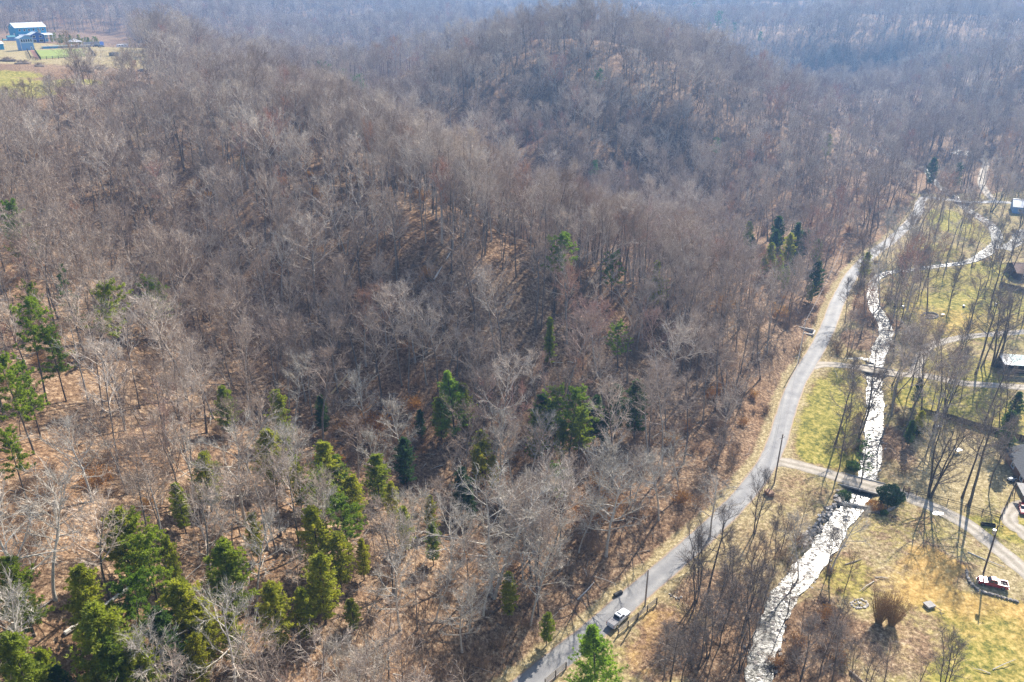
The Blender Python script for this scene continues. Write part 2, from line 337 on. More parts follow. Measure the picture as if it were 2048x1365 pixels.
# ------------------------------------------------------------------ ground sheet
def ground_zones(x, y):
    """what covers the ground: grass, gold (dormant lawn), dirt (bare tan), all 0..1"""
    n = len(x); g = np.zeros(n); gold = np.zeros(n); dirt = np.zeros(n)
    rx = np.interp(y, ROAD[:, 1], ROAD[:, 0])
    yard = ((x > rx) & (y < ROAD[-1, 1] + 15) & (y > 30)).astype(float) * (1 - sstep(60, 100, x - rx))
    g += yard * .40; dirt += yard * .6
    def splat(u, v, r, gr=0, go=0, di=0, sx=1.0, sy=1.0, p=None):
        q = V(u, v) if p is None else p
        d = np.hypot((x - q[0]) / sx, (y - q[1]) / sy) + fbm(x / 5, y / 5, 31, 3) * r * .7
        k = 1 - sstep(r * .55, r * 1.05, d)
        for arr, t in ((g, gr), (gold, go), (dirt, di)):
            arr[:] = arr * (1 - k) + t * k
    for a in ((1630,860,9,.85,.25,.1,1,2.0),(1655,800,8,.8,.2,.1,1,1.8),(1690,755,6,.7,.15,.2),(1640,900,7,.95,.3,0),(1600,990,9,.35,.2,.5),(1560,1050,9,.3,.2,.6),
              (1500,1120,10,.2,.2,.55,1,1.2),(1420,1190,8,.05,.2,.3),(1340,1260,6,.25,.55,.2),(1310,1310,6,.3,.5,.2),(1400,1300,9,.05,.25,.25),(1480,1250,8,.08,.2,.3),
              (1750,1100,9,.35,.2,.6),(1700,1150,7,.55,.25,.3),(1800,1060,8,.45,.2,.4),(1850,1110,7,.4,.3,.5),(1890,1160,8,.15,1,.1,1.1,1),(1870,1130,6,.2,.9,.2),(1820,1180,8,.35,.4,.5),
              (1930,1225,9,.55,.75,.1,1.4,1),(2010,1240,9,.65,.7,.1),(1900,1280,9,.7,.45,.2),(1990,1310,10,.85,.45,0,1.3,1),(1940,1340,9,.9,.35,0),(1830,1260,7,.4,.3,.5),(1780,1290,7,.2,.3,.4),
              (1985,1170,5,.3,.15,.7,1.6,1),(2030,1060,5,.75,.4,.2,1,1),(1960,1050,4,.7,.2,.2),(1860,940,9,.3,.1,.75,1,1.3),(1930,930,9,.22,.1,.85,1,1.4),(1990,930,6,.12,.1,.95,1,1.8),(1900,990,7,.2,.1,.8),
              (1800,930,6,.15,.1,.6,1,1.5),(1880,800,10,.9,.35,0,1.2,1.5),(1960,810,10,.7,.2,.2,1.3,1),(2030,840,8,.9,.4,0),(1900,730,10,.6,.3,.2,1.4,1),(1960,760,8,.8,.1,.1),(1900,640,14,.75,.5,.1,1.2,1.4),(1860,600,10,.6,.4,.3),
              (1960,600,14,.85,.3,.1,1.4,1),(2020,650,10,.6,.4,.3),(1920,560,14,.6,.3,.3,1.3,1),(2020,590,12,.6,.2,.4),(1990,540,10,.8,.3,.1),(1910,450,12,.8,.2,.1,1,1.5),(1890,430,9,.9,.3,.1),(1960,470,10,.6,.2,.3),(1880,500,10,.6,.2,.3),
              (1730,620,10,.05,.05,.15,.8,2),(1720,680,7,.05,.05,.15),(1780,880,6,.05,.05,.2,.8,2),(1580,1290,9,.05,.1,.25,1,1.4),(1450,1330,9,.05,.15,.2),(1640,1250,7,.05,.15,.25)):
        u, v, r, gr, go, di = a[:6]; sx, sy = (a[6], a[7]) if len(a) > 6 else (1, 1); splat(u, v, r, gr, go, di, sx, sy)
    # roadside verge left of the road, straw coloured
    dr = dist_line(x, y, ROAD); k = (1 - sstep(3.0, 5.5, dr + fbm(x / 3, y / 3, 41) * 2)); dirt[:] = np.maximum(dirt, k * .75); g *= (1 - k * .5)
    dh = np.hypot((x - HOUSE[0]) / 1.5, y - HOUSE[1]); k = 1 - sstep(58, 80, dh + fbm(x / 9, y / 9, 33) * 14)
    dirt[:] = np.maximum(dirt, k * .85); g[:] = np.maximum(g, k * (.25 + .8 * fbm(x / 14, y / 14, 35)))
    for u, v, r in ((30,165,22),(45,185,16),(150,165,12),(22,150,14)):
        p = G(u, v); splat(0, 0, r, .8, .25, .1, 1.2, 1, p=(p.x, p.y))
    for u, v, r in ((250,270,10),(500,320,8)):
        p = G(u, v); splat(0, 0, r, .0, .15, .45, 1.2, 1, p=(p.x, p.y))
    return np.clip(g, 0, 1), np.clip(gold, 0, 1), np.clip(dirt, 0, 1)
me = bpy.data.meshes.new('ground'); nx, ny = len(GX), len(GY)
co = np.stack([MX.ravel(), MY.ravel(), GZ.ravel()], 1)
idx = (np.arange(ny - 1)[:, None] * nx + np.arange(nx - 1)[None, :]).ravel()
fc = np.stack([idx, idx + 1, idx + nx + 1, idx + nx], 1)
me.vertices.add(len(co)); me.vertices.foreach_set('co', co.ravel())
me.loops.add(fc.size); me.loops.foreach_set('vertex_index', fc.ravel())
me.polygons.add(len(fc)); me.polygons.foreach_set('loop_start', np.arange(0, fc.size, 4)); me.polygons.foreach_set('loop_total', np.full(len(fc), 4))
me.polygons.foreach_set('use_smooth', np.ones(len(fc), bool)); me.update(); me.validate()
zg, zo, zd = ground_zones(co[:, 0], co[:, 1])
at = me.color_attributes.new('cover', 'FLOAT_COLOR', 'POINT')
at.data.foreach_set('color', np.stack([zg, zo, zd, np.ones(len(zg))], 1).ravel())
m, t, b = mat('ground_cover'); P = N(t, 'ShaderNodeTexCoord').outputs['Object']
att = N(t, 'ShaderNodeAttribute', attribute_name='cover'); sep = N(t, 'ShaderNodeSeparateColor'); t.links.new(att.outputs['Color'], sep.inputs[0])
n1 = noise(t, P, 1.5, 7, .85); n2 = noise(t, P, .16, 4, .6); n3 = noise(t, P, .9, 4, .7); n4 = noise(t, P, .045, 3, .6)
litter = ramp(t, n1, [(.36, (.03, .019, .012)), (.44, (.10, .060, .036)), (.51, (.205, .130, .076)), (.57, (.32, .213, .128)), (.65, (.53, .42, .29))])
litter = mix(t, ramp(t, n2, [(.35, (0, 0, 0)), (.65, (1, 1, 1))]), litter, mix(t, 1.0, litter, (1.18, 1.22, 1.25), 'MULTIPLY'))
litter = mix(t, mth(t, 'MULTIPLY', ramp(t, n4, [(.4, (0, 0, 0)), (.62, (1, 1, 1))]), .6), litter, mix(t, 1.0, litter, (.85, .72, .62), 'MULTIPLY'))
grass = ramp(t, mix(t, .5, n3, n1), [(.36, (.04, .05, .017)), (.44, (.12, .125, .026)), (.51, (.26, .228, .05)), (.57, (.39, .32, .09)), (.66, (.50, .42, .18))])
gold = ramp(t, mix(t, .6, n3, n1), [(.36, (.20, .12, .04)), (.5, (.45, .28, .085)), (.62, (.68, .48, .2))])
dirt = ramp(t, n1, [(.34, (.08, .06, .028)), (.43, (.20, .155, .075)), (.53, (.36, .285, .145)), (.63, (.62, .52, .33))])
def edge(ch, w=.55):
    s = mth(t, 'ADD', ch, mth(t, 'MULTIPLY', mth(t, 'SUBTRACT', n3, .5), w)); s = mth(t, 'ADD', s, mth(t, 'MULTIPLY', mth(t, 'SUBTRACT', n2, .5), .5))
    mr = N(t, 'ShaderNodeMapRange'); mr.interpolation_type = 'SMOOTHSTEP'; t.links.new(s, mr.inputs[0]); mr.inputs[1].default_value = .28; mr.inputs[2].default_value = .72; return mr.outputs[0]
c = mix(t, edge(sep.outputs[2]), litter, dirt); c = mix(t, edge(sep.outputs[0]), c, grass); c = mix(t, mth(t, 'MULTIPLY', edge(sep.outputs[1]), .9), c, gold)
t.links.new(c, b.inputs['Base Color']); b.inputs['Roughness'].default_value = .95; b.inputs['Specular IOR Level'].default_value = .15
bump(t, b, n1, .5, .12)
me.materials.append(m)
ground = put('ground', me); tag(ground, kind='structure')

# ------------------------------------------------------------------ roads, paths, creek
def ribbon(name, L, width, lift, material, kind='structure', crown=0.0, n=5, wob=.0, zf=None):
    v = []; f = []; T = np.gradient(L, axis=0); T /= np.linalg.norm(T, axis=1)[:, None] + 1e-9; Nn = np.stack([-T[:, 1], T[:, 0]], 1)
    W = width if hasattr(width, '__len__') else np.full(len(L), width)
    for i in range(len(L)):
        for k in range(n + 1):
            s = k / n * 2 - 1; ww = W[i] / 2 * (1 + (wob * (float(vnoise(i * .9, k * 1.0, 5)) - .5) * 2 if k in (0, n) else 0))
            p = L[i] + Nn[i] * s * ww
            z = (float(zv(p[1])) if zf is None else zf(p[0], p[1])) + lift + crown * (1 - s * s)
            v.append((p[0], p[1], z))
    for i in range(len(L) - 1):
        for k in range(n): a = i * (n + 1) + k; f.append((a, a + 1, a + n + 2, a + n + 1))
    me = bpy.data.meshes.new(name); me.from_pydata(v, [], f); me.materials.append(material)
    me.polygons.foreach_set('use_smooth', [True] * len(f)); me.update()
    uv = me.uv_layers.new(name='UVMap'); dat = []
    S = np.concatenate([[0], np.cumsum(np.linalg.norm(np.diff(L, axis=0), axis=1))])
    for fa in f:
        for a in fa: i, k = divmod(a, n + 1); dat += [S[i], k / n]
    uv.data.foreach_set('uv', dat)
    return tag(put(name, me), kind=kind)
m, t, b = mat('worn_asphalt'); co_ = N(t, 'ShaderNodeTexCoord'); P = co_.outputs['Object']
sx = N(t, 'ShaderNodeSeparateXYZ'); t.links.new(co_.outputs['UV'], sx.inputs[0])
base = ramp(t, noise(t, P, 9, 5, .75), [(.3, (.145, .146, .15)), (.5, (.20, .198, .197)), (.7, (.27, .265, .26))])
v_ = mth(t, 'ADD', sx.outputs[1], mth(t, 'MULTIPLY', mth(t, 'SUBTRACT', noise(t, P, .12, 2), .5), .18))
track = ramp(t, v_, [(.0, (.72, .68, .62)), (.07, (.95, .93, .9)), (.25, (1.18, 1.17, 1.15)), (.4, (.93, .93, .94)), (.5, (.88, .88, .9)), (.62, (.95, .95, .95)), (.76, (1.2, 1.19, 1.17)), (.93, (.97, .95, .92)), (1, (.75, .7, .62))])
c = mix(t, 1.0, base, track, 'MULTIPLY'); c = mix(t, 1.0, c, ramp(t, noise(t, P, .35, 4, .65), [(.34, (.74, .74, .77)), (.46, (.97, .97, .97)), (.54, (1.03, 1.03, 1.02)), (.66, (1.22, 1.2, 1.17))]), 'MULTIPLY')
leafy = ramp(t, mth(t, 'ADD', mth(t, 'ABSOLUTE', mth(t, 'SUBTRACT', sx.outputs[1], .5)), mth(t, 'MULTIPLY', noise(t, P, 3, 4, .7), .16)), [(.50, (0, 0, 0)), (.56, (1, 1, 1))])
c = mix(t, leafy, c, (.30, .20, .12))
t.links.new(c, b.inputs['Base Color']); b.inputs['Roughness'].default_value = .7; b.inputs['Specular IOR Level'].default_value = .35; bump(t, b, noise(t, P, 30, 3), .3, .02)
M['asphalt'] = m
m, t, b = mat('pale_gravel'); co_ = N(t, 'ShaderNodeTexCoord'); P = co_.outputs['Object']
sx = N(t, 'ShaderNodeSeparateXYZ'); t.links.new(co_.outputs['UV'], sx.inputs[0])
base = ramp(t, noise(t, P, 5, 6, .8), [(.3, (.24, .20, .155)), (.5, (.36, .315, .255)), (.7, (.50, .455, .385))])
v_ = mth(t, 'ADD', sx.outputs[1], mth(t, 'MULTIPLY', mth(t, 'SUBTRACT', noise(t, P, .25, 2), .5), .25))
track = ramp(t, v_, [(.0, (.75, .72, .62)), (.12, (.98, .97, .95)), (.28, (1.22, 1.22, 1.22)), (.42, (.88, .87, .83)), (.5, (.8, .8, .74)), (.58, (.9, .88, .85)), (.74, (1.22, 1.22, 1.22)), (.9, (.96, .94, .9)), (1, (.75, .7, .6))])
c = mix(t, 1.0, base, track, 'MULTIPLY'); c = mix(t, 1.0, c, ramp(t, noise(t, P, .5, 4, .65), [(.3, (.78, .78, .78)), (.7, (1.15, 1.15, 1.15))]), 'MULTIPLY')
t.links.new(c, b.inputs['Base Color']); b.inputs['Roughness'].default_value = .9; bump(t, b, noise(t, P, 14, 4), .5, .05)
M['gravel'] = m
ribbon('road', ROAD, 4.3, .03, M['asphalt'], crown=.07, n=6, wob=.05)
ribbon('side_road', ROAD2, 3.9, .04, M['asphalt'], crown=.04, wob=.06)
ribbon('lane', ROAD3, 3.4, .03, M['gravel'], wob=.1)
ribbon('driveway', D1, 3.6, .020, M['gravel'], wob=.12, crown=.03)
ribbon('driveway', D2, 3.2, .016, M['gravel'], wob=.12, crown=.03)
ribbon('driveway', D3, 3.0, .012, M['gravel'], wob=.15, crown=.03)
ribbon('gravel_path', D4, 3.0, .008, M['gravel'], wob=.2)
m, t, b = mat('creek_water'); co_ = N(t, 'ShaderNodeTexCoord'); P = co_.outputs['Object']
b.inputs['Base Color'].default_value = (.05, .05, .038, 1); b.inputs['IOR'].default_value = 1.33
b.inputs['Roughness'].default_value = .27; b.inputs['Specular IOR Level'].default_value = .36
foam = ramp(t, noise(t, P, 1.1, 6, .8), [(.52, (0, 0, 0)), (.6, (1, 1, 1))])
t.links.new(mix(t, mth(t, 'MULTIPLY', foam, .5), (.06, .055, .04), (.45, .45, .43)), b.inputs['Base Color'])
mp_ = N(t, 'ShaderNodeMapping'); t.links.new(P, mp_.inputs[0]); mp_.inputs['Rotation'].default_value = (0, 0, .25); mp_.inputs['Scale'].default_value = (.6, 1.7, 1)
rip = noise(t, mp_.outputs[0], 1.0, 3, .5); still = ramp(t, noise(t, P, .09, 2, .5), [(.42, (.35, .35, .35)), (.6, (1, 1, 1))])
hgt = mth(t, 'MULTIPLY', rip, still); bump(t, b, hgt, 1.0, .19)
M['water'] = m
WATER = [-.62]
ribbon('creek', CREEK, CRW + 1.5, -.62, m, n=8, wob=.12)
ribbon('brook', line([(1662,716),(1690,718),(1720,717),(1750,722)]), 1.4, -.02, m, n=3, wob=.4)
ribbon('brook', line([(2010,500),(2030,485),(2045,466),(2075,450),(2120,440)]), 5.0, .03, m, n=3, wob=.3)
ribbon('pond', line([(1905,318),(1925,321),(1955,327)]), 9.0, .25, m, n=4, wob=.3, zf=lambda x, y: float(H(x, y)))
# a shallow puddle on the drive
q = V(1875, 1027); mb = MB(); rr = [1.0 + .12 * math.sin(k * math.pi / 4.5 + 1) for k in range(18)]
mb.poly([(q[0] + 1.1 * rr[k] * math.cos(k * math.pi / 9), q[1] + .8 * rr[k] * math.sin(k * math.pi / 9), q[2] + .055) for k in range(18)], [tuple(range(18))])
m2, t, b = mat('puddle_water'); b.inputs['Base Color'].default_value = (.12, .11, .09, 1); b.inputs['Roughness'].default_value = .34
bump(t, b, noise(t, N(t, 'ShaderNodeTexCoord').outputs['Object'], 6, 3), .5, .02)
tag(mb.build('puddle', m2), kind='structure')

# ------------------------------------------------------------------ trees without leaves
def jitter(rng, d, a):
    return (d + Vector((rng.gauss(0, a), rng.gauss(0, a), rng.gauss(0, a)))).normalized()
def ribbon_tri(mb, p, d, L, w, rng, mi=0):
    """a twig: a thin tapered blade bent once"""
    s = d.cross(Vector((rng.gauss(0, 1), rng.gauss(0, 1), rng.gauss(0, 1)))).normalized() * w
    q = p + d * L * .5; e = q + jitter(rng, d, .22) * L * .5
    mb.poly([p - s, p + s, q + s * .6, q - s * .6, e], [(0, 1, 2, 3), (3, 2, 4)], mi); return q, e
def bare_tree(seed, Ht=20., spread=4.5, first=.42, nl=15, sub=6, tw=7, up=.75, r0=.22, forks=1, twl=1.5, tww=.018, lean=.04):
    rng = random.Random(seed); tr = MB(); cr = MB()
    stems = []
    for s in range(forks):
        a0 = 2 * math.pi * s / max(forks, 1) + rng.random(); out = .0 if forks == 1 else rng.uniform(.16, .34)
        d = Vector((math.cos(a0) * out, math.sin(a0) * out, 1)).normalized(); d = jitter(rng, d, lean)
        p = Vector((0, 0, -.5)) + Vector((math.cos(a0), math.sin(a0), 0)) * (0 if forks == 1 else r0 * .7); pts = [p.copy()]; rad = [r0 * 1.5 * (1 if forks == 1 else .75)]; n = 9; hs = Ht * rng.uniform(.88, 1) + .5
        for i in range(n):
            d = jitter(rng, d, .05 if forks == 1 else .07); d.z = max(d.z, .6); d.normalize(); p = p + d * hs / n; pts.append(p.copy())
            f = (i + 1) / n; rad.append(r0 * (1 - f) ** .75 * (1 if forks == 1 else .7) + .022)
        tr.tube(pts, rad, 7, cap=False); stems.append((pts, rad))
    nlp = max(4, nl // forks)
    for pts, rad in stems:
        n = len(pts) - 1
        for k in range(nlp):
            f = first + (1 - first) * ((k + rng.random() * .8) / nlp); f = min(f, .985); fi = f * n; i = int(fi); q = pts[i].lerp(pts[i + 1], fi - i)
            az = k * 2.4 + rng.uniform(-.5, .5); tf = (f - first) / (1 - first)
            L = spread * (.55 + .75 * math.sin(math.pi * min(1, tf * .8 + .15))) * rng.uniform(.7, 1.15) * (1 if tf < .8 else .75)
            el = up * (.6 + .7 * tf) + rng.uniform(-.15, .2)
            d = Vector((math.cos(az) * math.cos(el), math.sin(az) * math.cos(el), math.sin(el)))
            r = min(rad[i] * .55, .03 + .016 * L); lp = [q]; lr = [r]; ns = 5; p = q
            for j in range(ns):
                d = jitter(rng, d, .13); d.z += .07; d.normalize(); p = p + d * L / ns; lp.append(p.copy()); lr.append(r * (1 - (j + 1) / ns) ** .8 + .013)
            cr.tube(lp, lr, 4, cap=False)
            for j in range(sub):
                g = .22 + .78 * (j + rng.random()) / sub; gi = min(g, .999) * ns; a = int(gi); sp = lp[a].lerp(lp[a + 1], gi - a)
                dd = jitter(rng, (lp[a + 1] - lp[a]).normalized(), .55); dd.z += .22; dd.normalize(); sl_ = L * rng.uniform(.22, .42) * (1.15 - g * .5) + .3
                p1 = sp + dd * sl_ * .5; d2 = jitter(rng, dd, .2); d2.z += .08; p2 = p1 + d2 * sl_ * .5
                rs = max(.012, lr[a] * .5); cr.tube([sp, p1, p2], [rs, rs * .7, .009], 3, cap=False)
                for h in range(tw):
                    gg = (h + rng.random()) / tw; tp = sp.lerp(p1, gg * 2) if gg < .5 else p1.lerp(p2, gg * 2 - 1)
                    td = jitter(rng, dd, .5); td.z += .15; td.normalize(); tl = twl * rng.uniform(.5, 1.1)
                    qm, e = ribbon_tri(cr, tp, td, tl, tww, rng)
                    ribbon_tri(cr, qm, jitter(rng, td, .45), tl * .6, tww * .7, rng)
    return tr, cr
TREE_SPECS = [dict(seed=i, Ht=17 + (i * 37 % 7), spread=4.3 + (i * 13 % 5) * .4, sub=7, tw=9, twl=1.75, tww=.022, first=.40 + (i % 4) * .05, nl=13 + i % 4, r0=.15 + (i % 3) * .035, up=.7 + (i % 3) * .12) for i in range(1, 10)]
TREE_SPECS += [dict(seed=31, Ht=21, spread=2.9, first=.52, nl=12, r0=.17, sub=6, tw=7, tww=.02), dict(seed=32, Ht=19, spread=2.5, first=.58, nl=10, r0=.14, sub=6, tw=6, tww=.02), dict(seed=33, Ht=16, spread=2.2, first=.5, nl=10, r0=.1, sub=5, tw=6, tww=.02), dict(seed=34, Ht=20, spread=3.1, first=.6, nl=11, r0=.19, sub=6, tw=8, tww=.02, up=.9)]
TREE_SPECS += [dict(seed=20, Ht=13, spread=3.6, first=.35, nl=12, r0=.1, tw=9, tww=.021), dict(seed=21, Ht=18, spread=5.8, sub=8, tw=9, tww=.022,  first=.3, nl=16, r0=.22, forks=2, up=.6), dict(seed=22, Ht=11, spread=2.9, first=.3, nl=12, r0=.08, tw=9, tww=.02)]
TREES = []
for sp_ in TREE_SPECS:
    a, b_ = bare_tree(**sp_); TREES.append((a, b_, sp_['Ht']))
TM = [(a.mesh('trunk', M['bark'], True), b_.mesh('crown', M['twig'])) for a, b_, h in TREES]
def joined(a, b_, mats, name):
    j = MB(); j.poly(a.v, a.f, 0); j.poly(b_.v, b_.f, 1); return j.mesh(name, mats)
JM = [joined(a, b_, [M['bark'], M['twig']], 'forest_tree') for a, b_, h in TREES]
# special crowns
def kindmesh(mats, **kw):
    a, b_ = bare_tree(**kw); return (a.mesh('trunk', M[mats[0]], True), b_.mesh('crown', M[mats[1]]))
SPECIAL = {
 'vase': kindmesh(('dark_bark', 'dark_twig'), seed=50, Ht=17, spread=5.5, first=.22, nl=30, r0=.27, forks=4, up=.8, sub=9, tw=9, twl=1.3),
 'tall_dark': kindmesh(('dark_bark', 'dark_twig'), seed=51, Ht=22, spread=4.4, first=.5, nl=16, r0=.26, up=.55, sub=9, tw=9),
 'tall_dark2': kindmesh(('dark_bark', 'dark_twig'), seed=52, Ht=20, spread=3.6, first=.45, nl=14, r0=.22, up=.7, sub=8, tw=9),
 'slim_dark': kindmesh(('dark_bark', 'dark_twig'), seed=53, Ht=16, spread=2.6, first=.35, nl=17, r0=.12, up=.8, sub=7, tw=8),
 'fork': kindmesh(('dark_bark', 'dark_twig'), seed=54, Ht=17, spread=3.8, first=.3, nl=22, r0=.2, forks=2, up=.8, sub=8, tw=8),
 'pale': kindmesh(('pale_bark', 'pale_twig'), seed=55, Ht=17, spread=4.2, first=.4, nl=17, r0=.2, up=.75, sub=8, tw=9, tww=.022),
 'pale_wide': kindmesh(('pale_bark', 'pale_twig'), seed=56, Ht=19, spread=8.5, first=.3, nl=20, r0=.34, up=.45, sub=10, tw=9, twl=1.6, tww=.026, forks=2),
 'pale_wide2': kindmesh(('pale_bark', 'pale_twig'), seed=57, Ht=18, spread=6.3, first=.34, nl=17, r0=.26, up=.55, sub=8, tw=8, tww=.024),
 'young': kindmesh(('dark_bark', 'brown_twig'), seed=58, Ht=9, spread=2.2, first=.25, nl=12, r0=.07, up=.8, sub=5, tw=6, twl=1.0),
}
def clump(seed):
    rng = random.Random(seed); st, tw = MB(), MB()
    for i in range(110):
        a = rng.random() * 6.283; o = rng.random() ** .7; p = Vector((math.cos(a) * o * .45, math.sin(a) * o * .45, -.1)); d = Vector((math.cos(a) * o * .42, math.sin(a) * o * .42, 1)).normalized(); L = rng.uniform(4.2, 6.6)
        p1 = p + d * L * .45; p2 = p1 + jitter(rng, d, .06) * L * .5; st.tube([p, p1, p2], [.03, .018, .007], 3, cap=False)
        for k in range(34):
            g = rng.uniform(.25, 1); tp = p.lerp(p1, g * 2) if g < .5 else p1.lerp(p2, g * 2 - 1); ribbon_tri(tw, tp, jitter(rng, d, .34), rng.uniform(.5, 1.0), .013, rng)
    return st.mesh('stems', M['gold_twig']), tw.mesh('twigs', M['gold_twig'])
SPECIAL['clump'] = clump(59)

# undergrowth: small bushes
def bush(seed, h, r, n, leaf=0.0, lean_up=.5):
    rng = random.Random(seed); mb = MB()
    for i in range(n):
        a = rng.random() * 6.28; d = Vector((math.cos(a), math.sin(a), rng.uniform(.5, 2.2) + lean_up)).normalized(); p = Vector((rng.gauss(0, r * .25), rng.gauss(0, r * .25), -.1)); L = h * rng.uniform(.6, 1.1)
        p1 = p + d * L * .5; p2 = p1 + jitter(rng, d, .25) * L * .5; mb.tube([p, p1, p2], [.022, .014, .006], 3, 0, False)
        for k in range(9):
            g = rng.uniform(.2, 1); tp = p.lerp(p1, g * 2) if g < .5 else p1.lerp(p2, g * 2 - 1)
            _, e = ribbon_tri(mb, tp, jitter(rng, d, .5), h * rng.uniform(.2, .45), .018, rng)
            if leaf and rng.random() < leaf:
                for q in range(4):
                    s = Vector((rng.gauss(0, 1), rng.gauss(0, 1), rng.gauss(0, .6))).normalized() * .11; u_ = s.orthogonal().normalized() * .07; c_ = e + Vector((rng.gauss(0, .15), rng.gauss(0, .15), rng.gauss(0, .15)))
                    mb.poly([c_ - s, c_ + u_, c_ + s, c_ - u_], [(0, 1, 2, 3)], 1)
    return mb
BUSH = [bush(1, 2.4, 1.6, 46), bush(2, 3.6, 1.8, 50), bush(3, 1.5, 1.4, 40), bush(4, 2.6, 1.4, 34, .9), bush(5, 4.6, 1.4, 46)]
BM = [x.mesh('bush', [M['brown_twig'], M['brown_leaf']]) for x in BUSH]

# ------------------------------------------------------------------ evergreens
def spray(mb, p, d, n, L, w, sprd, rng):
    for i in range(n):
        e = jitter(rng, d, sprd); s = e.cross(Vector((rng.gauss(0, 1), rng.gauss(0, 1), rng.gauss(0, 1)))).normalized() * w; l = L * rng.uniform(.6, 1.1)
        mb.poly([p - s * .5, p + e * l * .55 + s, p + e * l, p + e * l * .5 - s], [(0, 1, 2), (0, 2, 3)])
def evergreen(kind, seed):
    rng = random.Random(seed); tr = MB(); cr = MB()
    if kind == 'cedar':   Ht, Rr, nb, lo, ln, el, ns = 12, 3.9, 150, .14, (14, .38, .05, .65), .55, 7
    elif kind == 'spire': Ht, Rr, nb, lo, ln, el, ns = 12, 2.4, 150, .08, (14, .34, .05, .5), .85, 6
    elif kind == 'soft':  Ht, Rr, nb, lo, ln, el, ns = 16, 5.4, 170, .14, (20, .42, .036, .6), .25, 9
    elif kind == 'pine':  Ht, Rr, nb, lo, ln, el, ns = 16, 4.2, 70, .38, (26, .44, .05, .8), .3, 8
    elif kind == 'tuft':  Ht, Rr, nb, lo, ln, el, ns = 17, 3.8, 46, .55, (28, .44, .05, .85), .35, 7
    elif kind == 'thin':  Ht, Rr, nb, lo, ln, el, ns = 15, 2.6, 44, .3, (8, .5, .04, .5), .1, 5
    pts = [Vector((0, 0, -.4))]; d = Vector((0, 0, 1)); n = 8
    for i in range(n): d = jitter(rng, d, .02); pts.append(pts[-1] + d * (Ht + .4) / n)
    r0 = Ht * .011; tr.tube(pts, [r0 * (1 - i / (n + .3)) + .02 for i in range(n + 1)], 6, cap=False)
    for k in range(nb):
        f = lo + (1 - lo) * (k + rng.random()) / nb; fi = min(f, .995) * n; i = int(fi); p = pts[i].lerp(pts[i + 1], fi - i); az = rng.random() * 6.283; tf = (f - lo) / (1 - lo)
        if kind in ('cedar', 'spire'): rr = Rr * min(1, .45 + tf * 2.2) * (1 - tf) ** .55 * (.78 + .3 * math.sin(az * 2 + tf * 8 + seed) * math.cos(tf * 11 + seed * 2))
        elif kind == 'soft': rr = Rr * min(1, .5 + tf * 3) * (1 - tf) ** .8
        elif kind == 'thin': rr = Rr * (1 - tf) ** .6 * (.5 + .5 * rng.random())
        else: rr = Rr * (.45 + .75 * math.sin(math.pi * min(1, .25 + tf * .75)))
        rr = rr * (.65 + .35 * math.sin(az * 3 + f * 9 + seed)) if kind in ('pine', 'tuft') else rr
        rr = max(.35, rr * rng.uniform(.65, 1.12)); e_ = el + (.6 * tf if kind != 'cedar' else .1) + rng.uniform(-.15, .15)
        d = Vector((math.cos(az) * math.cos(e_), math.sin(az) * math.cos(e_), math.sin(e_))); q = p + d * rr * .55; d2 = jitter(rng, d, .12); e = q + d2 * rr * .5
        cr.tube([p, q, e], [.035, .022, .01], 3, cap=False)
        st = .25 if kind in ('cedar', 'spire', 'soft') else .55
        for j in range(ns):
            g = st + (1 - st) * (j + rng.random()) / ns; s = p.lerp(q, g * 2) if g < .5 else q.lerp(e, g * 2 - 1)
            s = s + Vector((rng.gauss(0, .13), rng.gauss(0, .13), rng.gauss(0, .08))) * (1.6 if kind in ('pine', 'tuft') else 1)
            spray(cr, s, (d + Vector((0, 0, .25))).normalized(), ln[0], ln[1], ln[2], ln[3], rng)
    return tr, cr, Ht
EV = {}
for kd, fm in (('cedar', 'cedar'), ('spire', 'cedar'), ('soft', 'white_pine'), ('pine', 'pine'), ('tuft', 'pine'), ('thin', 'cedar_dark')):
    for s_ in ((1, 2) if kd in ('cedar', 'pine') else (1,)):
        a, b_, h_ = evergreen(kd, s_ + len(kd)); EV[(kd, s_)] = (a.mesh('trunk', M['dark_bark'], True), b_.mesh('crown', M[fm]), h_)
for src, dst, fm in ((('cedar', 1), ('cedard', 1), 'cedar_dark'), (('pine', 2), ('farpine', 1), 'far_pine')):
    a, c_, h_ = EV[src]; c2 = c_.copy(); c2.materials.clear(); c2.materials.append(M[fm]); EV[dst] = (a, c2, h_)
def plant(name, meshes, loc, scale, rz, label, cat='tree', group=None, tilt=(0, 0), parts=('trunk', 'crown')):
    r = empty(name, loc, rz, label, cat, group); r.rotation_euler = (tilt[0], tilt[1], rz); r.scale = (scale[0], scale[0], scale[1])
    for pn, me_ in zip(parts, meshes): put(pn, me_, r)
    return r

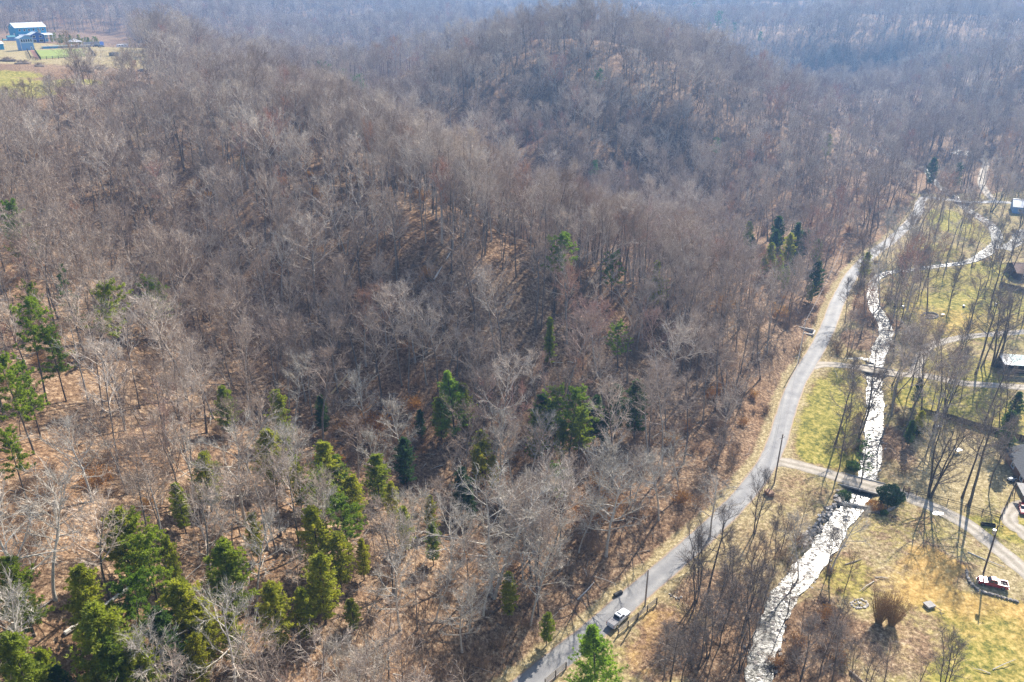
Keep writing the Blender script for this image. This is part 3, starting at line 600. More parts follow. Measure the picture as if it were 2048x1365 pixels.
# ------------------------------------------------------------------ where trees stand
def inpoly(x, y, poly):
    x = np.asarray(x); y = np.asarray(y); r = np.zeros(x.shape, bool); n = len(poly)
    for i in range(n):
        x1, y1 = poly[i]; x2, y2 = poly[(i + 1) % n]
        k = ((y1 > y) != (y2 > y)); xx = (x2 - x1) * (y - y1) / ((y2 - y1) if y2 != y1 else 1e-9) + x1; r ^= k & (x < xx)
    return r
def gpoly(px): return [tuple(G(*p)[:2]) for p in px]
YARD = gpoly([(-60,72),(60,68),(160,67),(240,64),(268,74),(262,95),(300,118),(300,140),(235,150),(190,165),(150,175),(120,200),(60,215),(-60,240)])
FORE = gpoly([(-60,215),(60,200),(150,160),(330,120),(345,150),(300,185),(200,212),(120,228),(60,245),(-60,270)])
rs = np.random.RandomState(7)
def jgrid(x0, x1, y0, y1, s):
    gx, gy = np.meshgrid(np.arange(x0, x1, s), np.arange(y0, y1, s)); return (gx + rs.uniform(-.46, .46, gx.shape) * s).ravel(), (gy + rs.uniform(-.46, .46, gx.shape) * s).ravel()
def in_view(x, y, z, mu=60, mv=60):
    u, v, f = project(np.stack([x, y, z + 10], 1)); ext = 14 * F / f
    return (u > -mu - ext) & (u < 2048 + mu + ext) & (v > -40 - ext) & (v < 1365 + mv + ext) & (f > 20)
fx, fy = jgrid(-1250, 1250, 40, 1800, 5.2)
k = (np.abs(fx) < fy * .75 + 90); fx, fy = fx[k], fy[k]
dist = np.hypot(fx, fy); keep = rs.rand(len(fx)) < np.where(dist < 260, .88, np.where(dist < 500, .78, np.where(dist < 900, .6, .42)))
_r, _q = np.hypot(fx + 25, fy - 125), np.hypot(fx + 5, fy - 155)
keep &= ~(((_r < 26) | (_q < 24)) & (rs.rand(len(fx)) < .08))
# stands thin out and thicken
keep &= (fbm(fx / 28, fy / 28, 61) + .5) * 1.5 > rs.rand(len(fx)) * .9
fx, fy = fx[keep], fy[keep]
cl_ = np.array([at_z(u, v, z)[:2] for u, v, z, dz in CREST]); ax, ay = jgrid(-200, 60, 150, 420, 4.8); k = (dist_line(ax, ay, cl_) < 19) & (rs.rand(len(ax)) < .85)
bx_, by_ = jgrid(-80, 12, 55, 118, 5.0); kb = rs.rand(len(bx_)) < .42
fx = np.concatenate([fx, ax[k], bx_[kb]]); fy = np.concatenate([fy, ay[k], by_[kb]]); fz = H(fx, fy); k = in_view(fx, fy, fz); fx, fy, fz = fx[k], fy[k], fz[k]
rx = np.interp(fy, ROAD[:, 1], ROAD[:, 0])
valley = (fx > rx - 5.5) & (fy < ROAD[-1, 1] + 12) & (fx < rx + 95)
dcr = dist_line(fx, fy, CREEK); dr2 = np.minimum(dist_line(fx, fy, ROAD2), dist_line(fx, fy, ROAD3)); drd = dist_line(fx, fy, ROAD)
ok = ~valley & (dcr > 5) & (dr2 > 4.5) & (drd > 7.0) & ~inpoly(fx, fy, YARD) & ~(inpoly(fx, fy, FORE) & (rs.rand(len(fx)) < .85))
for cu, cv, rr_ in ((1090,590,9),(330,300,7),(250,200,9),(1640,665,6),(960,590,8),(1180,580,11),(1300,640,8),(760,470,7),(60,1000,12),(150,930,10),(100,1080,9)):
    q = G(cu, cv); ok &= ~((np.hypot(fx - q.x, fy - q.y) < rr_) & (rs.rand(len(fx)) < .28))
fx, fy, fz = fx[ok], fy[ok], fz[ok]
# wooded far end of the valley and its strip along the brook
vx, vy = jgrid(60, 330, 140, 420, 4.6); vz = H(vx, vy); vu, vv, vf_ = project(np.stack([vx, vy, vz], 1))
rx = np.interp(vy, ROAD[:, 1], ROAD[:, 0]); dens = np.where(vv < 745, .12, 0.0)
dens = np.where(vv < 400, .75, dens); dens = np.where((vv < 560) & (vu > 1740) & (vv > 400), .26, dens)
dc_ = dist_line(vx, vy, CREEK); dens = np.where((dc_ < 16) & (vv < 730) & (vu < 1800), .85, dens); dens = np.where((dc_ < 13) & (vv < 930) & (vv > 700) & (vu > 1765), .75, dens); dens = np.where((vv > 500) & (vv < 560) & (vu > 1760), .45, dens); dens = np.where((vx - rx < 16) & (vv < 700) & (vv > 470), .5, dens)
okv = (rs.rand(len(vx)) < dens) & (vx > rx + 4) & (dc_ > 3.2) & in_view(vx, vy, vz) & (vx < rx + 95)
for L in (ROAD, ROAD2, ROAD3, D2, D3): okv &= dist_line(vx, vy, L) > 4.2
for cu, cv, rr_ in ((2040,545,14),(2030,705,12)):
    q = V(cu, cv); okv &= np.hypot(vx - q[0], vy - q[1]) > rr_
okv &= vy < ROAD[-1, 1] + 12; okv &= dist_line(vx, vy, ROAD) > 6.5
fx = np.concatenate([fx, vx[okv]]); fy = np.concatenate([fy, vy[okv]]); fz = np.concatenate([fz, vz[okv]])
n = len(fx); ti = rs.randint(0, len(TREES), n); sc_ = rs.uniform(.72, 1.12, n); rz_ = rs.uniform(0, 6.283, n); tl = rs.normal(0, .045, (n, 2))
sc_ *= np.where((fy < 130) & (fx < 0), .85, 1.0)

# evergreens: crown tip in the picture, height, kind, label
EXTRA = [(150,1120,12,'cedar'),(395,1190,11,'cedar'),(250,1150,13,'pine'),(260,1265,12,'cedar'),(380,1260,10,'spire'),(500,1020,9,'cedar'),(350,960,9,'cedar'),
 (600,1170,10,'cedar'),(668,1060,11,'cedar'),(700,945,11,'cedar'),(640,940,12,'pine'),(590,920,10,'cedar'),(720,1075,8,'cedar'),(780,960,9,'cedar'),(860,985,9,'cedar'),(1160,820,13,'pine'),(1075,815,13,'cedar'),
 (1125,840,10,'cedar'),(1210,820,9,'cedard'),(985,905,9,'cedar'),(940,975,8,'cedard'),(10,855,11,'pine'),(60,560,12,'pine'),(925,760,12,'cedar'),(880,790,11,'cedar'),
 (1555,455,13,'cedard'),(1592,500,10,'cedard'),(1640,475,11,'cedar'),(1508,470,10,'cedard'),(1500,440,11,'cedar'),(1625,560,8,'cedar'),(1575,530,9,'cedar')]
EVERGREENS = [
 (1203,1238,17,'soft','bright green soft-needled pine standing in front of the white pickup, at the near road edge'),
 (15,400,18,'pine','pine at the left edge highest up the near slope'),(35,592,19,'tuft','tall pine with a dark green tufted top over the left slope'),(92,648,14,'pine','short pine just right of the tall tufted pine at left'),
 (8,700,17,'pine','yellow-green pine cut off by the left edge'),(38,725,13,'pine','small yellow-green pine beside the one at the left edge'),(198,562,16,'pine','open pine with layered boughs on the upper left slope'),
 (122,520,18,'thin','sparse half-bare pine behind the layered pine on the left slope'),(305,548,15,'pine','round-topped pine among bare crowns above the hollow'),
 (1112,460,20,'tuft','slim tall pine standing alone on the sunny crest of the middle spur'),(1228,503,13,'pine','pale narrow pine right of the slim pine on the spur crest'),(1316,516,13,'spire','upper pine of the pair near the right end of the spur crest'),
 (1322,550,10,'pine','lower pine of the pair near the right end of the spur crest'),(1101,632,12,'spire','narrow green pine halfway down the middle spur'),(1241,645,12,'pine','small open pine halfway down the spur, nearer the road'),
 (905,730,17,'soft','wide pale green pine in the hollow above the dark cedars'),(870,278,12,'pine','small round pine on the ridge line of the middle spur'),(1020,325,10,'pine','small pine just over the ridge of the middle spur'),
 (1200,137,13,'farpine','single green pine high on the big hill'),(1112,773,16,'pine','bright pine at the middle of the hollow, left one of two'),(1143,768,17,'pine','bright pine at the middle of the hollow, right one of two'),
 (1088,782,15,'cedard','dark cedar touching the bright pine pair on their left'),(1166,800,12,'cedar','low yellow-green pine at the right foot of the bright pair'),(1191,785,12,'cedard','dark slender cedar right of the bright pines'),
 (1236,765,13,'cedard','dark cedar between the bright pines and the cedar nearest the road'),(1278,752,15,'cedard','tall dark cedar at the right end of the hollow row'),
 (550,770,14,'cedar','broad cedar at the head of the hollow'),(532,850,13,'spire','yellow-green cedar in front of the broad cedar'),(566,868,11,'spire','low yellow cedar right below the broad one'),(443,768,11,'cedar','faded cedar behind bare limbs left of the hollow'),
 (638,785,10,'cedard','small dark cedar by the broken log in the hollow'),(642,875,14,'cedar','cedar with yellow tips left of the hollow floor'),(672,905,11,'cedar','lower cedar leaning over the hollow floor'),(622,1008,13,'cedar','dense dark cedar with a rounded crown below the hollow'),
 (684,985,13,'pine','feathery green cedar right of the dense rounded one'),(750,902,12,'cedar','grey-green cedar veiled by bare twigs beside the hollow'),(964,855,11,'spire','pointed green cedar among pale trees in the middle'),(955,890,10,'cedar','cedar directly below the pointed one'),
 (920,930,11,'cedard','dark green cedar left of the big pale spreading tree'),(1112,925,11,'pine','flat-topped pine right of the big pale spreading tree'),(808,868,12,'cedard','blackish evergreen in the deepest shade of the hollow'),(838,815,8,'cedard','little dark evergreen under the wide pale pine'),
 (400,900,11,'cedar','dim cedar behind branches left of centre'),(228,1010,12,'cedar','dark cedar upper of the lower left cluster'),(268,1030,12,'pine','yellow-green cedar at the top of the lower left cluster'),(282,1068,14,'pine','bright grass-green pine of the lower left cluster'),
 (326,1068,9,'spire','thin bright cedar right of the grass-green pine'),(440,1075,14,'cedar','solitary dark cedar with a clear trunk, lower left'),(12,1100,12,'cedar','cedar at the left edge, lower part'),(352,1150,14,'cedar','olive cedar right of the grass-green pine'),
 (310,1212,13,'cedard','nearly black cedar at the centre of the lower left cluster'),(180,1203,15,'cedar','tall yellow-tipped cedar near the lower left corner'),(205,1262,12,'cedar','cedar in front of the yellow-tipped one'),(75,1290,9,'cedar','low green cedar near the lower left corner'),
 (15,1262,13,'cedar','cedar in the lower left corner behind twisted limbs'),(540,1160,12,'cedar','rounded olive cedar beside the pale twiggy trees at bottom'),(632,1098,13,'cedar','cedar with drooping dark sides below the dense rounded one'),(455,1218,10,'spire','thin yellowish cedar low at left'),
 (702,1195,6,'cedar','tiny cedar among leaf litter at bottom centre-left'),(1018,1140,10,'cedar','cedar hidden beneath the big pale spreading tree'),(1094,1222,7,'cedar','small dark cedar on the bank left of the road'),(225,1335,7,'pine','bright yellow-green young pine at the bottom edge'),
 (110,1325,9,'cedard','dark cedar at the bottom edge, lower left'),(805,1008,10,'cedar','pale olive cedar left of the big pale spreading tree'),(862,1042,9,'cedar','faded cedar at the foot of the big pale spreading tree'),
 (1562,428,16,'cedard','tall dark cedar on the shady slope above the road bend'),(1600,440,15,'cedard','dark cedar right of the tall one above the road bend'),(1584,462,13,'cedar','green cedar in the middle of the roadside evergreen group'),(1545,482,12,'cedar','green cedar left end of the roadside evergreen group'),
 (1562,508,10,'cedar','low cedar at the foot of the roadside evergreen group'),(1530,505,9,'cedar','small cedar on the shady slope behind the spur end'),(1637,517,14,'cedard','dark round cedar right beside the road'),(1615,455,12,'cedard','cedar at the right end of the roadside evergreen group'),
 (1420,45,16,'farpine','far pine at the left of the cluster on the big hill ridge'),(1440,22,22,'farpine','tallest far pine on the big hill ridge'),(1453,38,18,'farpine','far pine in the middle of the ridge cluster'),(1470,45,15,'farpine','far pine at the right of the ridge cluster'),
 (1388,5,16,'farpine','far pine at the top edge left of the ridge cluster'),(1522,63,13,'farpine','lone far pine below the ridge cluster'),(640,120,17,'farpine','far pine on the left ridge, tallest of three'),(622,142,12,'farpine','far pine on the left ridge, lowest of three'),
 (657,128,13,'farpine','far pine on the left ridge, right one of three'),(688,137,15,'farpine','far green pine in the second ridge cluster, left'),(703,148,14,'farpine','far green pine in the second ridge cluster, middle'),(718,148,17,'farpine','far green pine in the second ridge cluster, right'),
 (755,205,9,'farpine','dim far pine below the ridge clusters'),(725,250,9,'farpine','dim little pine on the left ridge flank'),(1878,120,15,'farpine','pale far pine, leftmost at the mouth of the blue ravine'),(1898,110,15,'farpine','pale far pine, second at the mouth of the blue ravine'),
 (1922,108,14,'farpine','pale far pine, third at the mouth of the blue ravine'),(1952,110,12,'farpine','pale far pine, rightmost at the mouth of the blue ravine'),(1872,312,15,'cedard','dark evergreen by the creek above the far bridge'),(1922,322,14,'cedard','dark evergreen beside the far lane'),
 (1660,265,13,'cedar','green cedar at the valley head left of the bright rocks'),(1435,275,11,'farpine','small green pine on the face of the big hill'),(1190,320,10,'farpine','dark pine low on the big hill'),
 (1738,500,11,'cedar','rusty green cedar at the roadside above the creek'),(2040,780,11,'cedard','dark bushy evergreen at the right edge, upper of two'),(2030,818,12,'cedard','dark bushy evergreen at the right edge, lower of two'),
 (1745,868,13,'thin','thin see-through pine over the creek beside the near bridge'),(1845,818,7,'cedar','evergreen shrub on the right creek bank'),(1842,752,8,'cedard','small dark evergreen beside the second driveway'),(1838,672,6,'cedard','small evergreen left of the gravel loop'),
 (1828,838,7,'cedard','dark shrub at the creek bank under bare limbs')]
_used = set(); MARKS = []
def relate(base, p, fallback, n_max=16, reach=9.0, fallback_group=None):
    """name a tree by the landmark tree it stands beside"""
    u, v, f = [float(q) for q in project(np.array([p[0], p[1], p[2] + 4.0]))]
    for dd, mx, my, mz, lab in sorted((math.hypot(p[0] - m[0], p[1] - m[1]), m[0], m[1], m[2], m[3]) for m in MARKS):
        if dd > reach: break
        mu, mv, mf = [float(q) for q in project(np.array([mx, my, mz + 4.0]))]
        rel = ('just right of' if u > mu else 'just left of') if abs(u - mu) > abs(v - mv) else ('just behind' if f > mf else 'just in front of')
        s = '%s %s the %s' % (base, rel, lab)
        if len(s.split()) <= n_max and s not in _used: _used.add(s); return s, None
    return fallback, fallback_group
def where(u, v):
    if u > 1450: return 'on the shady slope above the road bend'
    if v > 1050: return 'in the lower left thicket of cedars'
    if u < 100: return 'at the left edge'
    return 'in and around the hollow'
NEXTRA = len(EVERGREENS)
for u, v, h, kd in EXTRA: EVERGREENS.append((u, v, h, kd, None))
evn = []
for i, (u, v, h, kd, lab) in enumerate(EVERGREENS):
    p = G(u, v, h)
    if kd == 'spire' and v > 700: kd = 'cedar'
    key = (kd, 1 + i % 2) if (kd, 2) in EV else (kd, 1)
    a, c_, h0 = EV[key]; s = h / h0 * .92; wd = s * (1.32 if v > 820 and kd == 'cedar' else 1.15 if u > 130 or v > 1000 else .9) * (1.4 if kd == 'spire' else 1)
    if h < 11: wd = max(s, .62)
    evn.append((p.x, p.y)); 
    if lab is None:
        base = {'cedar': 'olive cedar', 'cedard': 'dark cedar', 'spire': 'slim cedar', 'pine': 'light pine'}[kd]; lab, grp_ = relate(base, p, '%s growing %s' % (base, where(u, v)), 16, 16, '%ss %s' % (base, where(u, v)))
    else: MARKS.append((p.x, p.y, p.z, lab)); grp_ = None
    nm = 'pine_tree' if kd in ('soft', 'pine', 'tuft', 'thin', 'farpine') else 'cedar_tree'
    plant(nm, (a, c_), p, (wd, s), i * 1.7, lab, 'evergreen', grp_ or 'evergreens among the bare woods')
# clear bare trees that would stand inside an evergreen
ev = np.array(evn); ok = np.ones(len(fx), bool)
for ex, ey in evn:
    dx, dy = fx - ex, fy - ey; dd = math.hypot(ex, ey); al = -(dx * ex + dy * ey) / dd; ac = np.abs(dx * ey - dy * ex) / dd
    ok &= ~((np.hypot(dx, dy) < 2.6) | ((al > 0) & (al < 9) & (ac < 2.4) & (rs.rand(len(fx)) < .72)))
fx, fy, fz, ti, sc_, rz_, tl = [a[ok] for a in (fx, fy, fz, ti, sc_, rz_, tl)]

# ---- named bare trees of the valley: foot in the picture, height, kind, label
VT = [
 (1860,994,18,'vase','big dark vase-shaped tree with many limbs beside the driveway fence'),(1937,1012,24,'tall_dark','thick leaning dark trunk at the driveway fence, throwing the long shadow'),
 (1924,996,20,'tall_dark2','grey trunk just left of the thick dark one at the fence'),(1980,972,16,'slim_dark','slender tree between the dark trunks and the grey-roofed house'),
 (1670,962,17,'slim_dark','slim tree at the upper edge of the near driveway before the bridge'),(1670,890,19,'tall_dark2','dark trunk on the left creek bank beside the green strip'),(1718,880,17,'fork','forked tree leaning over the creek from its left bank'),
 (1735,832,18,'tall_dark','tree rising from the left bank by the second bridge'),(1700,830,15,'slim_dark','thin bankside tree left of the second bridge tree'),(1890,829,14,'vase','many-limbed tree standing alone above the dark board fence'),
 (1843,823,16,'tall_dark2','straight tree at the left end of the dark board fence'),(1863,822,13,'slim_dark','thin tree second from the left end of the board fence'),(1970,845,18,'tall_dark2','dark tree behind the middle of the board fence'),
 (1999,862,14,'fork','forked tree at the board fence, right part'),(1922,798,14,'slim_dark','thin tree on the green lawn between drive and fence'),
 (1790,615,16,'fork','dark forked tree right of the creek'),(1803,613,15,'tall_dark2','dark tree paired with the forked one right of the creek'),(1757,618,18,'pale','pale-barked tree over the bright creek bend'),(1819,552,17,'pale','whitish tree standing by the tributary'),
 (1853,634,20,'tall_dark2','tall dark tree beside the stone ring'),(1836,600,18,'slim_dark','thin leaning tree behind the stone ring'),(1901,602,15,'slim_dark','lone straight tree on the yellow lawn'),(1892,634,14,'slim_dark','thin bent tree with the white stump by it'),
 (1936,663,18,'tall_dark','grey tree at the top of the gravel loop'),(1981,618,22,'tall_dark','tall tree below the brown-roofed house'),(1951,749,24,'tall_dark','tallest grey trunk by the second driveway'),(1987,733,22,'vase','big spreading tree left of the metal-roofed shed'),
 (1968,725,18,'tall_dark2','straight tree between the two biggest ones by the shed'),(1917,716,16,'slim_dark','thin tree behind the white logs'),(1868,760,14,'slim_dark','thin curved tree at the lower side of the second driveway'),(1902,762,15,'fork','forked tree at the second driveway'),
 (2046,646,18,'tall_dark2','dark tree at the right edge above the shed'),(2003,560,18,'tall_dark2','dark tree left of the brown-roofed house'),(2017,558,17,'tall_dark2','second dark tree left of the brown-roofed house'),(1970,575,16,'slim_dark','thin tree on the upper lawn'),
 (1690,647,14,'slim_dark','roadside tree where the road bends to the creek'),(1708,620,14,'fork','roadside forked tree above the bend'),(1716,562,13,'slim_dark','thin tree right of the upper road'),(1736,522,13,'slim_dark','thin tree beside the upper road'),(1766,507,16,'pale','pale tree at the upper road verge'),
 (1853,378,17,'tall_dark2','dark tree at the far bridge, left'),(1863,375,16,'tall_dark2','dark tree at the far bridge, right'),(1921,456,17,'tall_dark2','dark tree on the far green lawn'),(1938,468,16,'slim_dark','thin tree right on the far green lawn'),(1930,386,20,'tall_dark','tall dark trunk beside the far lane'),
 (1960,362,17,'tall_dark2','trunk beside the far lane, upper'),(1859,411,14,'slim_dark','thin tree right of the road end'),(1879,438,14,'slim_dark','thin tree below the far side road'),(1814,499,15,'pale','pale leaning tree by the upper road'),(1774,511,17,'pale','whitish tree left of the pale leaning one'),
 (1992,514,15,'fork','forked tree by the upper creek bend'),(2023,511,17,'tall_dark2','tree by the tributary at the right'),
 (1660,1147,13,'pale','pale slender double tree on the creek bank below the bridge'),(1653,1156,11,'slim_dark','thin dark tree beside the pale bank tree'),(1690,1180,8,'young','small twiggy tree on the bank right of the creek'),
 (1391,1203,15,'fork','dark forked tree leaning over the road from its right side'),(1396,1197,13,'slim_dark','slim tree right behind the leaning forked one'),(1417,1183,17,'tall_dark2','straight dark tree right of the leaning forked one'),(1383,1230,11,'slim_dark','thin curved tree in front of the leaning forked one'),
 (1508,1068,14,'fork','dark thin tree whose top crosses the road below the junction'),(1440,1292,13,'slim_dark','thin tree in the brown strip above the creek'),(1395,1340,14,'slim_dark','thin tree at the bottom, left of the creek'),(1459,1223,13,'slim_dark','thin dark tree in the middle of the brown strip'),
 (1485,1272,13,'fork','forked thin tree close to the creek at bottom'),(1322,1375,12,'slim_dark','thin tree rising from the bottom edge beside the lawn'),(1337,1385,14,'tall_dark2','taller tree rising from the bottom edge beside the lawn'),(1363,1372,12,'slim_dark','slender tree at the bottom edge near the yellow patch'),
 (1880,1385,11,'fork','bare young tree at the bottom edge of the big lawn, left stem'),(1890,1400,11,'slim_dark','bare young tree at the bottom edge of the big lawn, right stem'),(1826,1395,8,'young','twiggy young tree at the bottom edge left of the lawn trees'),
 (1765,1390,9,'young','twiggy clump at the bottom edge right of the creek'),(1700,1385,10,'slim_dark','thin dark tree at the bottom edge by the creek'),(1640,1350,11,'slim_dark','thin tree on the right creek bank at bottom'),(1600,1300,9,'young','brushy tree on the right bank'),
 (1665,1290,9,'fork','small forked tree below the fire ring'),(1560,1110,9,'young','low tree on the left creek bank below the junction'),(1545,1150,11,'slim_dark','thin tree left of the creek, lower bend'),(1520,1190,10,'young','twiggy tree beside the lower creek bend'),
 (1757,1246,6.5,'clump','golden-brown many-stemmed shrub, the left one'),(1783,1250,6.2,'clump','golden-brown many-stemmed shrub, the right one'),
 (1500,1180,12,'fork','thin forked tree left of the creek, beside the lower bend'),(1520,1245,12,'slim_dark','slender tree on the left creek edge under the lower bend'),(1500,1290,13,'tall_dark2','straight grey tree on the left creek edge near the bottom'),(1478,1345,12,'fork','forked tree on the left creek edge at the bottom'),
 (1430,1245,12,'slim_dark','slender tree in the upper part of the brown strip'),(1415,1315,12,'fork','forked tree in the lower part of the brown strip'),(1575,1230,10,'young','twiggy tree with its crown over the creek, right bank'),(1600,1375,12,'fork','forked tree with its crown over the creek at the bottom'),(1655,1385,12,'slim_dark','slender tree on the right bank at the bottom edge'),
 (1595,1165,12,'pale','pale tree bending over the creek from the left bank'),(1540,1090,9,'slim_dark','slim tree in the grass between road and creek'),(1450,1170,11,'fork','forked tree close to the right road edge, above the brown strip'),(1730,1385,9,'fork','forked brush tree at the bottom edge, between creek and lawn'),
 (1600,1060,8,'young','grey brush tree at the driftwood pile on the left bank'),(1212,1112,18,'pale_wide2','pale open tree on the bank left of the road, wide limbs'),(985,1195,20,'pale_wide','huge pale tree with the widest spreading crown, lower middle'),
 (1420,1075,13,'pale_wide2','pale tree with limbs reaching over the road'),(1060,960,14,'pale','slender pale tree left of the flat-topped pine, right one of a pair'),(1025,975,15,'pale','slender pale tree left of the flat-topped pine, left one of a pair'),
 (605,1000,15,'pale','pale forked tree above the dense rounded cedar'),(492,1050,17,'pale_wide2','pale crooked tree with sprawling limbs, left of centre'),(770,1010,13,'pale','pale twiggy tree beside the veiled cedar'),(60,1240,17,'pale_wide2','pale crooked tree near the lower left corner'),
 (110,1200,16,'pale','pale trunked tree on the lower left slope'),(470,1385,14,'pale_wide2','pale broad tree at the bottom edge, left of centre'),(350,1405,13,'pale','pale bush-crowned tree at the bottom edge'),(800,1260,13,'pale_wide2','pale broad tree above the bottom edge, centre-left'),
 (820,960,15,'pale','slim white trunk in the shade of the hollow'),(735,870,15,'pale','white-stemmed tree low in the hollow'),(590,860,15,'pale','grey-white tree right of the broad cedar')]
KH = {'vase': 17, 'tall_dark': 22, 'tall_dark2': 20, 'slim_dark': 16, 'fork': 17, 'pale': 17, 'pale_wide': 19, 'pale_wide2': 18, 'young': 9, 'clump': 6.5}
vtn = []
for i, (u, v, h, kd, lab) in enumerate(VT):
    p = G(u, v); s = h / KH[kd]; vtn.append((p.x, p.y)); MARKS.append((p.x, p.y, p.z, lab))
    if kd == 'clump': plant('willow_shrub', SPECIAL[kd], p, (s, s), i * 2.1, lab, 'shrub', 'golden-brown shrubs on the lawn', parts=('stems', 'twigs'))
    else: plant('bare_tree', SPECIAL[kd], p, (s * 1.0, s), i * 2.1, lab, 'bare tree', tilt=(.03 * math.sin(i * 3.3), .04 * math.cos(i * 1.9)))
ok = np.ones(len(fx), bool)
for ex, ey in vtn: ok &= np.hypot(fx - ex, fy - ey) > 2.5
fx, fy, fz, ti, sc_, rz_, tl = [a[ok] for a in (fx, fy, fz, ti, sc_, rz_, tl)]

# ---- individual forest trees: those that show largest
u_, v_, f_ = project(np.stack([fx, fy, fz + 9], 1)); vis = (u_ > -20) & (u_ < 2068) & (v_ < 1400) & (v_ > 0)
order = np.argsort(np.where(vis, f_, 1e9)); near = order[:300 - len(VT) + 2]
ZONES = [(lambda u, v: v > 1150 and u < 700, 'bare grey tree on the lowest leaf-covered slope, bottom left', 'bare trees on the bottom left slope'),
         (lambda u, v: v > 1150, 'bare grey tree low on the wooded bank left of the road', 'bare trees on the bank left of the road'),
         (lambda u, v: u < 450, 'bare grey tree on the open reddish slope at the left', 'bare trees on the left slope'),
         (lambda u, v: True, 'bare grey tree around the shaded hollow', 'bare trees round the hollow')]
for i in near:
    for cond, lab, grp in ZONES:
        if cond(u_[i], v_[i]): break
    s = sc_[i]; me2 = TM[ti[i]]; base_ = 'bare tree'
    if v_[i] > 880 and rs.rand() < .42: kk = ('pale', 'pale_wide2')[int(rs.rand() < .35)]; me2 = SPECIAL[kk]; s *= .85; base_ = 'pale bare tree'
    lab, g2 = relate(base_, (fx[i], fy[i], fz[i]), lab); plant('bare_tree', me2, (fx[i], fy[i], fz[i]), (s, s), rz_[i], lab, 'bare tree', grp, tilt=tl[i])
rest = np.ones(len(fx), bool); rest[near] = False
def scatter(name, X, Y, Z, idx, scl, rot, meshes, tilt=None, kind='stuff', label=None):
    """one object: copies of a few meshes over many points"""
    src = bpy.data.collections.new(name + '_sources')
    for q, me_ in enumerate(meshes): src.objects.link(bpy.data.objects.new('%s_%02d' % (name, q), me_))
    pm = bpy.data.meshes.new(name); pm.from_pydata(list(zip(X.tolist(), Y.tolist(), np.asarray(Z).tolist())), [], [])
    a = pm.attributes.new('idx', 'INT', 'POINT'); a.data.foreach_set('value', np.asarray(idx, np.int32))
    a = pm.attributes.new('scl', 'FLOAT_VECTOR', 'POINT'); s3 = np.asarray(scl, np.float32); s3 = np.stack([s3] * 3, 1) if s3.ndim == 1 else s3; a.data.foreach_set('vector', s3.ravel().astype(np.float32))
    a = pm.attributes.new('rot', 'FLOAT_VECTOR', 'POINT'); tt = np.zeros((len(X), 2)) if tilt is None else tilt
    a.data.foreach_set('vector', np.stack([tt[:, 0], tt[:, 1], rot], 1).astype(np.float32).ravel())
    o = put(name, pm); g = bpy.data.node_groups.new(name, 'GeometryNodeTree')
    g.interface.new_socket('Geometry', in_out='INPUT', socket_type='NodeSocketGeometry'); g.interface.new_socket('Geometry', in_out='OUTPUT', socket_type='NodeSocketGeometry')
    gi = g.nodes.new('NodeGroupInput'); go = g.nodes.new('NodeGroupOutput'); ci = g.nodes.new('GeometryNodeCollectionInfo'); ci.inputs[0].default_value = src; ci.inputs[1].default_value = True; ci.inputs[2].default_value = True
    ip = g.nodes.new('GeometryNodeInstanceOnPoints'); ip.inputs['Pick Instance'].default_value = True
    def na(nm, ty): x = g.nodes.new('GeometryNodeInputNamedAttribute'); x.data_type = ty; x.inputs[0].default_value = nm; return x.outputs[0]
    e2r = g.nodes.new('FunctionNodeEulerToRotation'); g.links.new(na('rot', 'FLOAT_VECTOR'), e2r.inputs[0])
    g.links.new(gi.outputs[0], ip.inputs['Points']); g.links.new(ci.outputs[0], ip.inputs['Instance']); g.links.new(na('idx', 'INT'), ip.inputs['Instance Index'])
    g.links.new(e2r.outputs[0], ip.inputs['Rotation']); g.links.new(na('scl', 'FLOAT_VECTOR'), ip.inputs['Scale']); g.links.new(ip.outputs[0], go.inputs[0])
    md = o.modifiers.new('scatter', 'NODES'); md.node_group = g
    return tag(o, label, kind=kind)
_w = sc_[rest] * rs.uniform(.78, 1.22, rest.sum())
scatter('forest', fx[rest], fy[rest], fz[rest], ti[rest], np.stack([_w, _w * rs.uniform(.9, 1.1, rest.sum()), sc_[rest]], 1), rz_[rest], JM, tl[rest], label='bare deciduous woods covering the hills beyond the nearest trees')
# undergrowth
ux, uy = jgrid(-420, 420, 40, 560, 3.6); k = (np.abs(ux) < uy * .75 + 30) & (rs.rand(len(ux)) < np.where(uy < 250, .62, .3)); ux, uy = ux[k], uy[k]; uz = H(ux, uy)
rx = np.interp(uy, ROAD[:, 1], ROAD[:, 0]); vl = (ux > rx - 4) & (uy < ROAD[-1, 1] + 12); dcu = dist_line(ux, uy, CREEK)
pu, pv, pf = project(np.stack([ux, uy, uz], 1))
strip = vl & (((dcu > 2.6) & (dcu < 7) & (rs.rand(len(ux)) < .8) & ~((pv > 985) & (pu > 1680))) | ((pv > 1150) & (pu < 1500) & (ux > rx + 8) & (rs.rand(len(ux)) < .6) & (pu > 1370)) | ((pv < 720) & (pu < 1760) & (ux > rx + 4) & (dcu > 2.6)) | ((pv > 1240) & (pu < 1760) & (pu > 1540) & (dcu > 3)))
ok = (~vl | strip) & (dcu > 2.6) & ~inpoly(ux, uy, YARD)
for L in (ROAD, ROAD2, ROAD3, D1, D2, D3, D4): ok &= dist_line(ux, uy, L) > 3.4
ok &= (fbm(ux / 15, uy / 15, 77) + .5) > rs.rand(len(ux)) * .75
ux, uy, uz, vl = ux[ok], uy[ok], uz[ok], vl[ok]; n = len(ux); bi = rs.choice([0, 1, 2, 3, 4], n, p=[.3, .2, .32, .04, .14])
bs = rs.uniform(.6, 1.25, n) * np.where(vl, 1.1, .95)
scatter('undergrowth', ux, uy, uz, bi, bs, rs.uniform(0, 6.28, n), BM, label='bare brush and saplings under the trees')
